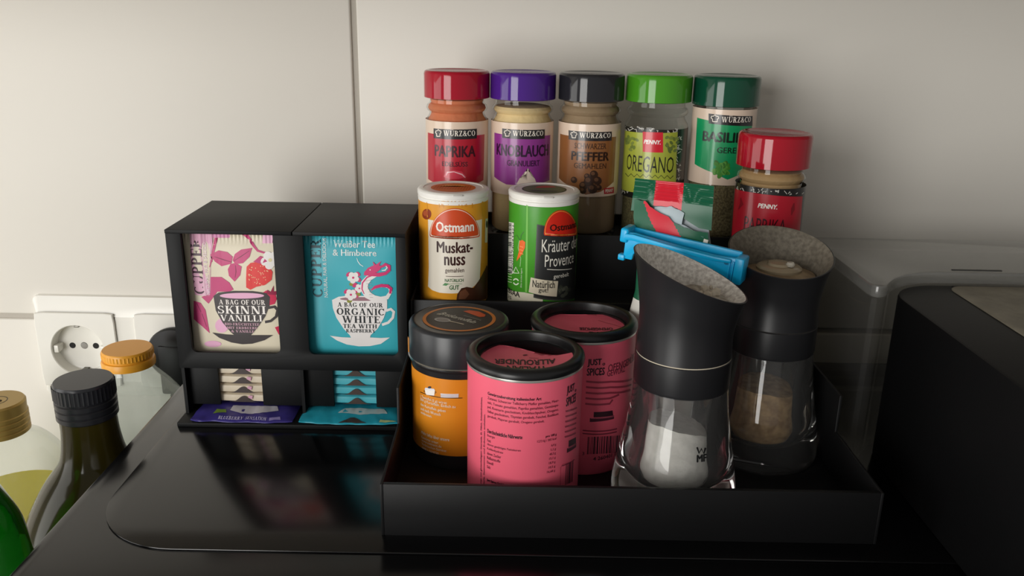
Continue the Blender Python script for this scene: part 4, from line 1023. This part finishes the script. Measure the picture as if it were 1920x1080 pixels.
pink_tin('bright pink spice tin with ingredient list, nearest the tray front wall', .76, 41.1, (cyl_cv(870, 610, 3.483, 0, 800, 3.0, 37.9, 34.1, 5.98 - F1, 984, 46.0), art_pk1), seal1, True)
pink_tin('pink spice tin with barcode, tucked between mill and orange tin', 4.2, 46.3, (cyl_cv(1080, 570, 3.483, 0, 760, 3.0, 33.7, 30.6, 4.71 - F1, 1094, 42.0), art_pk2), seal2, False)

# ================================================================== MILLS
MILLB = mat((30, 30, 32), rough=0.36, spec=0.5)
MGLASS = mat((246, 246, 244), rough=0.0, trans=0.975, ior=1.5)
def mill(label, x, y, ta, tb_, zc, dust, dust2, fill, fill2, ftop, slope, seamcol, knob):
    t = thing('spice_mill', label, 'mill', (x, y, F1))
    a0 = atan2(-x, y)
    o = smoothp([(3.1, .02), (3.32, .15), (3.36, .6), (3.28, 1.4), (3.06, 2.7), (2.76, 4.3), (2.54, 5.8), (2.42, 7.2)], 4)
    i_ = smoothp([(1.85, 7.2), (1.78, 6.0), (1.72, 4.5), (1.78, 3.0), (1.9, 2.0), (1.8, 1.35), (1.3, 1.02)], 4)
    obj('glass_body', lathe([(0, .12), (2.4, .1)] + o + i_ + [(0, .95)], 72), MGLASS, t)
    # grounds inside
    bm = bmesh.new(); n = 40; prof = [(1.28, 1.07), (1.75, 1.4), (1.84, 2.0), (1.73, 3.0)]
    rings = [[bm.verts.new((r_ * cos(2 * pi * k / n), r_ * sin(2 * pi * k / n), z_)) for k in range(n)] for r_, z_ in prof]
    for f_ in (1.0, .72, .4):
        rings.append([bm.verts.new((1.68 * f_ * cos(2 * pi * k / n), 1.68 * f_ * sin(2 * pi * k / n), ftop + slope * f_ * cos(2 * pi * k / n + 2.4) + .1 * noise.noise(Vector((f_ * 3 * cos(2 * pi * k / n), f_ * 3 * sin(2 * pi * k / n), x))))) for k in range(n)])
    for p_, q_ in zip(rings, rings[1:]):
        for k in range(n): bm.faces.new((p_[k], p_[(k + 1) % n], q_[(k + 1) % n], q_[k]))
    bm.faces.new(rings[0][::-1]); bm.faces.new(rings[-1])
    obj('mill_contents', bm, mat(fill, rough=0.9, col2=fill2, scale=260, bump=.0006), t)
    obj('collar', lathe([(1.84, 6.75), (2.36, 6.75), (2.46, 6.82), (2.49, 6.95), (2.48, 8.42), (2.43, 8.47), (1.7, 8.47)], 72), MILLB, t)
    obj('seam_ring', lathe([(2.2, 8.45), (2.455, 8.46), (2.455, 8.53), (2.2, 8.54)], 72), mat(seamcol, rough=0.8), t)
    # flared grinder head with slanted opening
    n = 72; zb = 8.52
    def ztop(px, py): return zc - F1 + ta * px + tb_ * py
    outer, inner = [], []
    for k in range(n):
        th = 2 * pi * k / n; c_, s_ = cos(th), sin(th)
        zt = ztop(2.92 * c_, 2.92 * s_)
        col_, ci = [], []
        for j in range(15):
            q = j / 14; z_ = zb + (zt - zb) * q
            col_.append((2.47 - .05 * sin(pi * min(1, q * 1.6)) + .46 * max(0, (q - .28) / .72) ** 2.2, z_))
        ci = [(col_[-1][0] - .03, zt + .035), (col_[-1][0] - .085, zt + .035), (col_[-1][0] - .12, zt)]
        zf = zc - F1 - (1.75 if knob else 1.6)
        for j in range(1, 9):
            q = 1 - j / 8; z_ = zf + (zt - zf) * q
            ci.append((2.12 + (col_[-1][0] - .12 - 2.12) * q ** 1.6, z_))
        outer.append([(r_ * c_, r_ * s_, z_) for r_, z_ in col_ + ci[:2]])
        inner.append([(r_ * c_, r_ * s_, z_) for r_, z_ in ci[1:]])
    for nm, cols, mt in (('grinder_head', outer, MILLB), ('dusty_cup', inner, mat(dust, rough=0.75, col2=dust2, scale=(420 if knob else 520), bump=.0003, detail=8))):
        bm = bmesh.new(); V = [[bm.verts.new(p) for p in c_] for c_ in cols]
        for k in range(n):
            for j in range(len(cols[0]) - 1): bm.faces.new((V[k][j], V[(k + 1) % n][j], V[(k + 1) % n][j + 1], V[k][j + 1]))
        if nm == 'grinder_head': bm.faces.new([V[k][0] for k in range(n)][::-1])
        else:
            bm.faces.new([V[k][-1] for k in range(n)])
        obj(nm, bm, mt, t)
    zf = zc - F1 - (1.75 if knob else 1.6)
    if knob:
        cup = mat((160, 138, 106), rough=.5, col2=(124, 106, 82), scale=90)
        bm = lathe([(2.1, zf + .02), (2.0, zf + .5), (1.5, zf + .62), (1.3, zf + .7), (0, zf + .72)], 48); obj('grinder_plate', bm, cup, t)
        obj('adjusting_wheel', lathe([(1.25, zf + .66), (1.28, zf + .85), (1.1, zf + .98), (.7, zf + 1.0), (.62, zf + 1.12), (.3, zf + 1.18), (0, zf + 1.18)], 40), mat((176, 160, 132), rough=.2, trans=.35, spec=.6), t)
        obj('bright_knob', lathe([(0, 0), (.2, .02), (.26, .14), (.18, .27), (0, .3)], 16), mat((200, 194, 180), rough=.15, trans=.3), t, (.45, -.55, zf + 1.02))
    else:
        bm = lathe([(2.1, zf + .02), (1.9, zf + .35), (1.2, zf + .55), (0, zf + .6)], 48)
        for v in bm.verts: v.co.z += .14 * noise.noise(v.co * 2.1)
        obj('grinder_plate', bm, mat((196, 188, 174), rough=.85, col2=(150, 142, 130), scale=220, bump=.0005), t)
        for k in range(7):
            b2 = bmesh.new(); bmesh.ops.create_icosphere(b2, subdivisions=1, radius=random.uniform(.12, .26))
            for v in b2.verts: v.co *= 1 + .35 * noise.noise(v.co * 7 + Vector((k, 0, 0)))
            obj('salt_clump', b2, mat((206, 196, 178), rough=.9), t, (random.uniform(.3, 1.5), random.uniform(-.5, .9), zf + .62))
    return t, a0
m1, ma = mill('salt mill with white dust in slanted black cup, clear glass base of white salt', 9.03, 41.5, -.385, .06, 13.05, (244, 240, 232), (196, 190, 182), (236, 234, 228), (222, 220, 214), 4.3, .55, (190, 180, 160), False)
mill('pepper mill with brown dusted cup and clear glass base of ground pepper', 15.2, 46.75, .0, .27, 12.85, (120, 113, 100), (96, 89, 78), (150, 118, 80), (190, 156, 110), 4.3, .2, (30, 28, 26), True)
gl = [c for c in m1.children if c.name.startswith('glass_body')][0]
a = Art(cyl_cv(1130, 680, 4.319, 0, 800, 2.72, 35.0, 31.6, 4.55 - F1, 1274, 40.0))
INKB = (14, 14, 15)
a.line([(780, 490), (795, 530), (812, 497), (828, 530), (842, 488)], 15, INKB, 1)
a.text('MF', 778, 850, 537, 592, INKB, 1, bold=.06)
def mill_map(u, v, h):
    pr = [(7.2, 2.42), (5.8, 2.54), (4.3, 2.76), (2.7, 3.06)]
    for (z1, r1), (z0, r0) in zip(pr, pr[1:]):
        if v >= z0: break
    r_ = r0 + (r1 - r0) * (v - z0) / (z1 - z0) + .02 + h
    an = u / 2.72 + ma
    return Vector((r_ * sin(an), -r_ * cos(an), v))
a.build('mill_logo', gl, mill_map, du=.15, rough=.5)

# ================================================================== GREEN PACKET AND CLIP
PG, PR, PS = (24, 92, 64), (206, 34, 52), (178, 190, 194)
yaw = radians(-26)
pk = thing('seasoning_packet', 'torn green foil packet with red stripe held shut by a blue clip', 'packet', (8.9, 47.5, F1), rot=(radians(-1.5), 0, yaw))
GREEN, REDP, SILV = mat(PG, rough=.32, spec=.5), mat(PR, rough=.32, spec=.5), mat((176, 190, 196), rough=.5, spec=.35)
def sheet(fn, us, vs2, th=.02, mi=None):
    """thin curved sheet with thickness; fn(u, v) -> point; mi(u) -> material index"""
    bm = bmesh.new(); A, Bk = [], []
    for v in vs2:
        A.append([bm.verts.new(fn(u, v)) for u in us]); Bk.append([bm.verts.new(fn(u, v) + Vector((0, th, 0))) for u in us])
    for j in range(len(vs2) - 1):
        for i in range(len(us) - 1):
            k = mi((us[i] + us[i + 1]) / 2, (vs2[j] + vs2[j + 1]) / 2) if mi else 0
            bm.faces.new((A[j][i], A[j][i + 1], A[j + 1][i + 1], A[j + 1][i])).material_index = k
            bm.faces.new((Bk[j][i], Bk[j + 1][i], Bk[j + 1][i + 1], Bk[j][i + 1])).material_index = 2
    for j in range(len(vs2) - 1):
        for i in (0, len(us) - 1): bm.faces.new((A[j][i], A[j + 1][i], Bk[j + 1][i], Bk[j][i])).material_index = 2
    for i in range(len(us) - 1):
        for j in (0, len(vs2) - 1): bm.faces.new((A[j][i], A[j][i + 1], Bk[j][i + 1], Bk[j][i])).material_index = 2
    return bm
NU = 40
us = [i / NU for i in range(NU + 1)]
Wp = 4.6
def xpos(u): return -2.35 + Wp * u
# upper sealed strip, crimped in horizontal ridges
def interp(u, tab):
    for (a_, p_), (b_, q_) in zip(tab, tab[1:]):
        if u <= b_: return p_ + (q_ - p_) * (u - a_) / (b_ - a_)
    return tab[-1][1]
def strip_lo(u):                                     # torn lower edge of the strip (height above tray floor)
    return interp(u, [(0, 14.3), (.2, 14.35), (.27, 14.75), (.58, 14.75), (.66, 14.2), (.85, 13.75), (1, 13.7)]) + .06 * noise.noise(Vector((u * 9, 3, 0)))
def strip_fn(u, v):
    z = strip_lo(u) + (16.2 - strip_lo(u)) * v
    rid = .045 * sin((z - 15.1) * 2 * pi / .2) if z > 15.1 else 0
    y = .25 * (z - 15.1) * .25 - rid * .8 + .1 * noise.noise(Vector((u * 2, z * .7, 5)))
    return Vector((xpos(u) * (1 + .02 * (16 - z)), y, z))
obj('torn_top_strip', sheet(strip_fn, us, [i / 44 for i in range(45)], .03, lambda u, v: 1 if .27 < u < .62 else 0), [GREEN, REDP, SILV], pk)
# body below the tear
def body_hi(u): return interp(u, [(0, 15.0), (.16, 15.0), (.23, 14.72), (.36, 14.45), (.5, 14.25), (.56, 13.95), (.7, 13.75), (.85, 13.6), (1, 13.6)]) + .05 * noise.noise(Vector((u * 14, 1, 0)))
def body_fn(u, v):
    z = .02 + (body_hi(u) - .02) * v
    bul = .75 * (max(0, 1 - (2 * u - 1) ** 4)) ** .6 * (max(0, min(1, (12.2 - z) / 3.5)) ** .8) * min(1, z / 2.0)
    y = -.22 - bul - .12 * max(0, z - 12.8) * sin(pi * u) + .08 * noise.noise(Vector((u * 3, z * .6, 9)))
    wd = .94 + .16 * max(0, min(1, (9.6 - z) / 2.0))
    return Vector((xpos(u) * wd + .22 * max(0, min(2, 14 - z)), y, z))
def stripe(u, v):
    z = .02 + (body_hi(u) - .02) * v
    c_ = .37 + .1 * (14.2 - z)
    return 3 if z < 9.2 else 1 if abs(u - c_) < .16 and z > 11.5 else 0
vv = [i / 90 for i in range(91)]
obj('packet_front', sheet(body_fn, [i / 140 for i in range(141)], vv, .02, stripe), [GREEN, REDP, SILV, mat((224, 222, 214), rough=.4)], pk)
def back_fn(u, v):
    z = .02 + (15.4 - .02) * v
    bul = .5 * (max(0, 1 - (2 * u - 1) ** 4)) ** .6 * (max(0, min(1, (12.2 - z) / 3.5)) ** .8) * min(1, z / 2.0)
    wd = .94 + .16 * max(0, min(1, (9.6 - z) / 2.0))
    return Vector((xpos(u) * wd * .995 + .22 * max(0, min(2, 14 - z)), .12 + bul + .06 * noise.noise(Vector((u * 3, z * .6, 2))), z))
obj('packet_back', sheet(back_fn, us, [i / 40 for i in range(41)], .02, lambda u, v: 0), [mat((150, 160, 164), rough=.35), REDP, mat((226, 226, 220), rough=.4)], pk)
# curled foil lining showing in the tear
def curl_fn(u, v):
    x = -1.1 + 1.75 * u; z = 13.9 - .2 * u + v * (1.05 - .5 * abs(u - .55)) + .1 * noise.noise(Vector((u * 4, v * 3, 0)))
    return Vector((x + .1 * v, -.12 - .1 * sin(pi * v) + .04 * noise.noise(Vector((u * 3, v, 4))), z))
obj('foil_flap', sheet(curl_fn, [i / 16 for i in range(17)], [i / 12 for i in range(13)], .02), [SILV, REDP, SILV], pk)
def curl2(u, v):
    x = .1 + 1.9 * u; z = 13.6 - .3 * u + .35 * v * sin(pi * min(1, u + .15)) + .06 * noise.noise(Vector((u * 5, v * 3, 8)))
    return Vector((x, -.16 - .1 * sin(pi * v), z))
obj('foil_flap', sheet(curl2, [i / 18 for i in range(19)], [i / 8 for i in range(9)], .02), [SILV, REDP, SILV], pk)
for (x_, z_, s_) in ((2.35, 12.75, .2), (2.15, 13.1, .13)):
    obj('paper_scrap', B(-s_, s_, -.02, .02, -s_, s_, bev=.01), mat((226, 220, 206), rough=.5), pk, (x_, -.3, z_), rot=(.2, .2, .1))

# clip
BLUE = mat((14, 172, 226), rough=.3, spec=.5)
pL, pR = Vector((6.72, 48.1, 12.9)), Vector((12.6, 44.95, 12.4))
dv = pR - pL; Lc = dv.length
cl = thing('bag_clip', 'bright blue plastic bag clip clamped across the green packet', 'clip', pL, rot=(0, 0, 0))
ex = dv.normalized(); ez = (Vector((0, 0, 1)) - ex * ex.z).normalized(); ey = ez.cross(ex)
mc = Matrix((ex, ey, ez)).transposed().to_4x4()
cl.matrix_world = Matrix.Translation(pL * CM) @ mc
# front bar: deep channel section with a rounded scoop, tapering to the right
def clipbar(y0, y1, prof_top, prof_bot, bev): return prism(prof_top + prof_bot[::-1], 'y', y0, y1, bev=bev)
top = [(0, .72), (.5, .78), (2.5, .62), (4.0, .55), (5.3, .5), (6.1, .56), (Lc, .62)]
bot = [(0, -.85), (.55, -.85), (.6, -.5), (.95, .05), (1.8, .2), (3.0, .02), (4.2, -.28), (5.0, -.6), (5.7, -.74), (6.0, -.6), (6.15, -.72), (Lc, -.72)]
fb = obj('front_bar', clipbar(-.62, -.36, top, bot, .07), BLUE, cl)
obj('bar_ledge', prism([(0, .3), (.5, .36), (2.5, .3), (5.2, .22), (6.2, .3), (6.2, .52), (5.2, .5), (2.5, .6), (.5, .74), (0, .68)], 'y', -.85, -.6, bev=.07), BLUE, fb)
obj('back_bar', prism([(.1, .2), (Lc - .2, .1), (Lc - .2, .75), (.1, .85)], 'y', .3, .55, bev=.06), BLUE, cl)
obj('hinge', B(-.32, .18, -.75, .6, .1, .95, bev=.14, seg=3), BLUE, cl)
obj('hinge_hook', B(-.3, .12, -.7, -.2, -.98, -.62, bev=.08), BLUE, cl)
obj('latch', B(Lc - .3, Lc + .22, -.8, .4, -.82, .66, bev=.1), BLUE, cl)
for xx in (Lc - .62, Lc - .42): obj('latch_rib', B(xx, xx + .1, -.72, -.6, -.7, .4, bev=.03), BLUE, cl)
bm = lathe([(0, 0), (.16, 0), (.16, .05), (0, .05)], 14); bmesh.ops.rotate(bm, matrix=Matrix.Rotation(pi / 2, 3, 'X'), verts=bm.verts)
obj('latch_pin', bm, mat((14, 110, 150), rough=.4), cl, (Lc - .75, -.62, .3))

# ================================================================== MACHINE ON THE RIGHT
cmc = thing('coffee_machine', 'black box machine with mottled grey lid and smoky water tank', 'machine', (32, 40, 0))
def off(pts): return [(p[0] - 32, p[1] - 40) for p in pts]
MB = mat((9, 9, 10), rough=.5, spec=.25, bump=.00004, scale=900)
arc = [(25.1 + 3 * cos(t_), 45.85 + 3 * sin(t_)) for t_ in [pi / 2 + pi / 2 * i / 10 for i in range(11)]]
obj('machine_body', prism(off([(22.1, 22), (44, 22), (44, 48.85)] + arc), 'z', 0.0, 10.4, bev=.16), MB, cmc)
LID = mat((118, 112, 98), rough=.6, col2=(136, 130, 114), scale=60, bump=.0012, detail=5)
obj('lid_panel', prism(off(rrect(25.75, 43, 24, 48.4, .9)), 'z', 10.4, 10.5, bev=.04), LID, cmc)
obj('lid_recess_shadow', B(26.2 - 32, 43 - 32, 48.42 - 40, 48.62 - 40, 10.4, 10.44), mat((12, 12, 12), rough=.6), cmc)  # dark strip standing in for the recess shadow behind the lid
bend = [(21.2, 46.3), (21.7, 47.0), (22.4, 47.9), (23.4, 48.62), (24.4, 49.05), (25.3, 49.18)]
foot = [(20.5, 57), (20.5, 46.9), (20.56, 46.4), (20.8, 46.18)] + bend + [(44, 49.2), (44, 57)]
SMOKE = thin_glass((.74, .74, .72), ior=1.5, rough=.06, milk=.1, milkcol=(.2, .2, .2))
tk = obj('water_tank', prism(off(foot)[::-1], 'z', .1, 10.35, bev=0), SMOKE, cmc)
foot2 = [(20.4, 57.1), (20.4, 46.9), (20.46, 46.25), (20.78, 46.0)] + [(p[0] + .03, p[1] - .1) for p in bend] + [(44.1, 49.1), (44.1, 57.1)]
obj('tank_lid', prism(off(foot2)[::-1], 'z', 10.4, 11.15, bev=.12), thin_glass((.8, .8, .78), ior=1.6, rough=.1, milk=.22, milkcol=(.36, .36, .35)), cmc)
obj('lid_dark_strip', B(26.5 - 32, 29.5 - 32, 9.4, 9.55, 11.15, 11.2), mat((50, 50, 48), rough=.6), cmc)  # thin dark strip on top of the tank lid
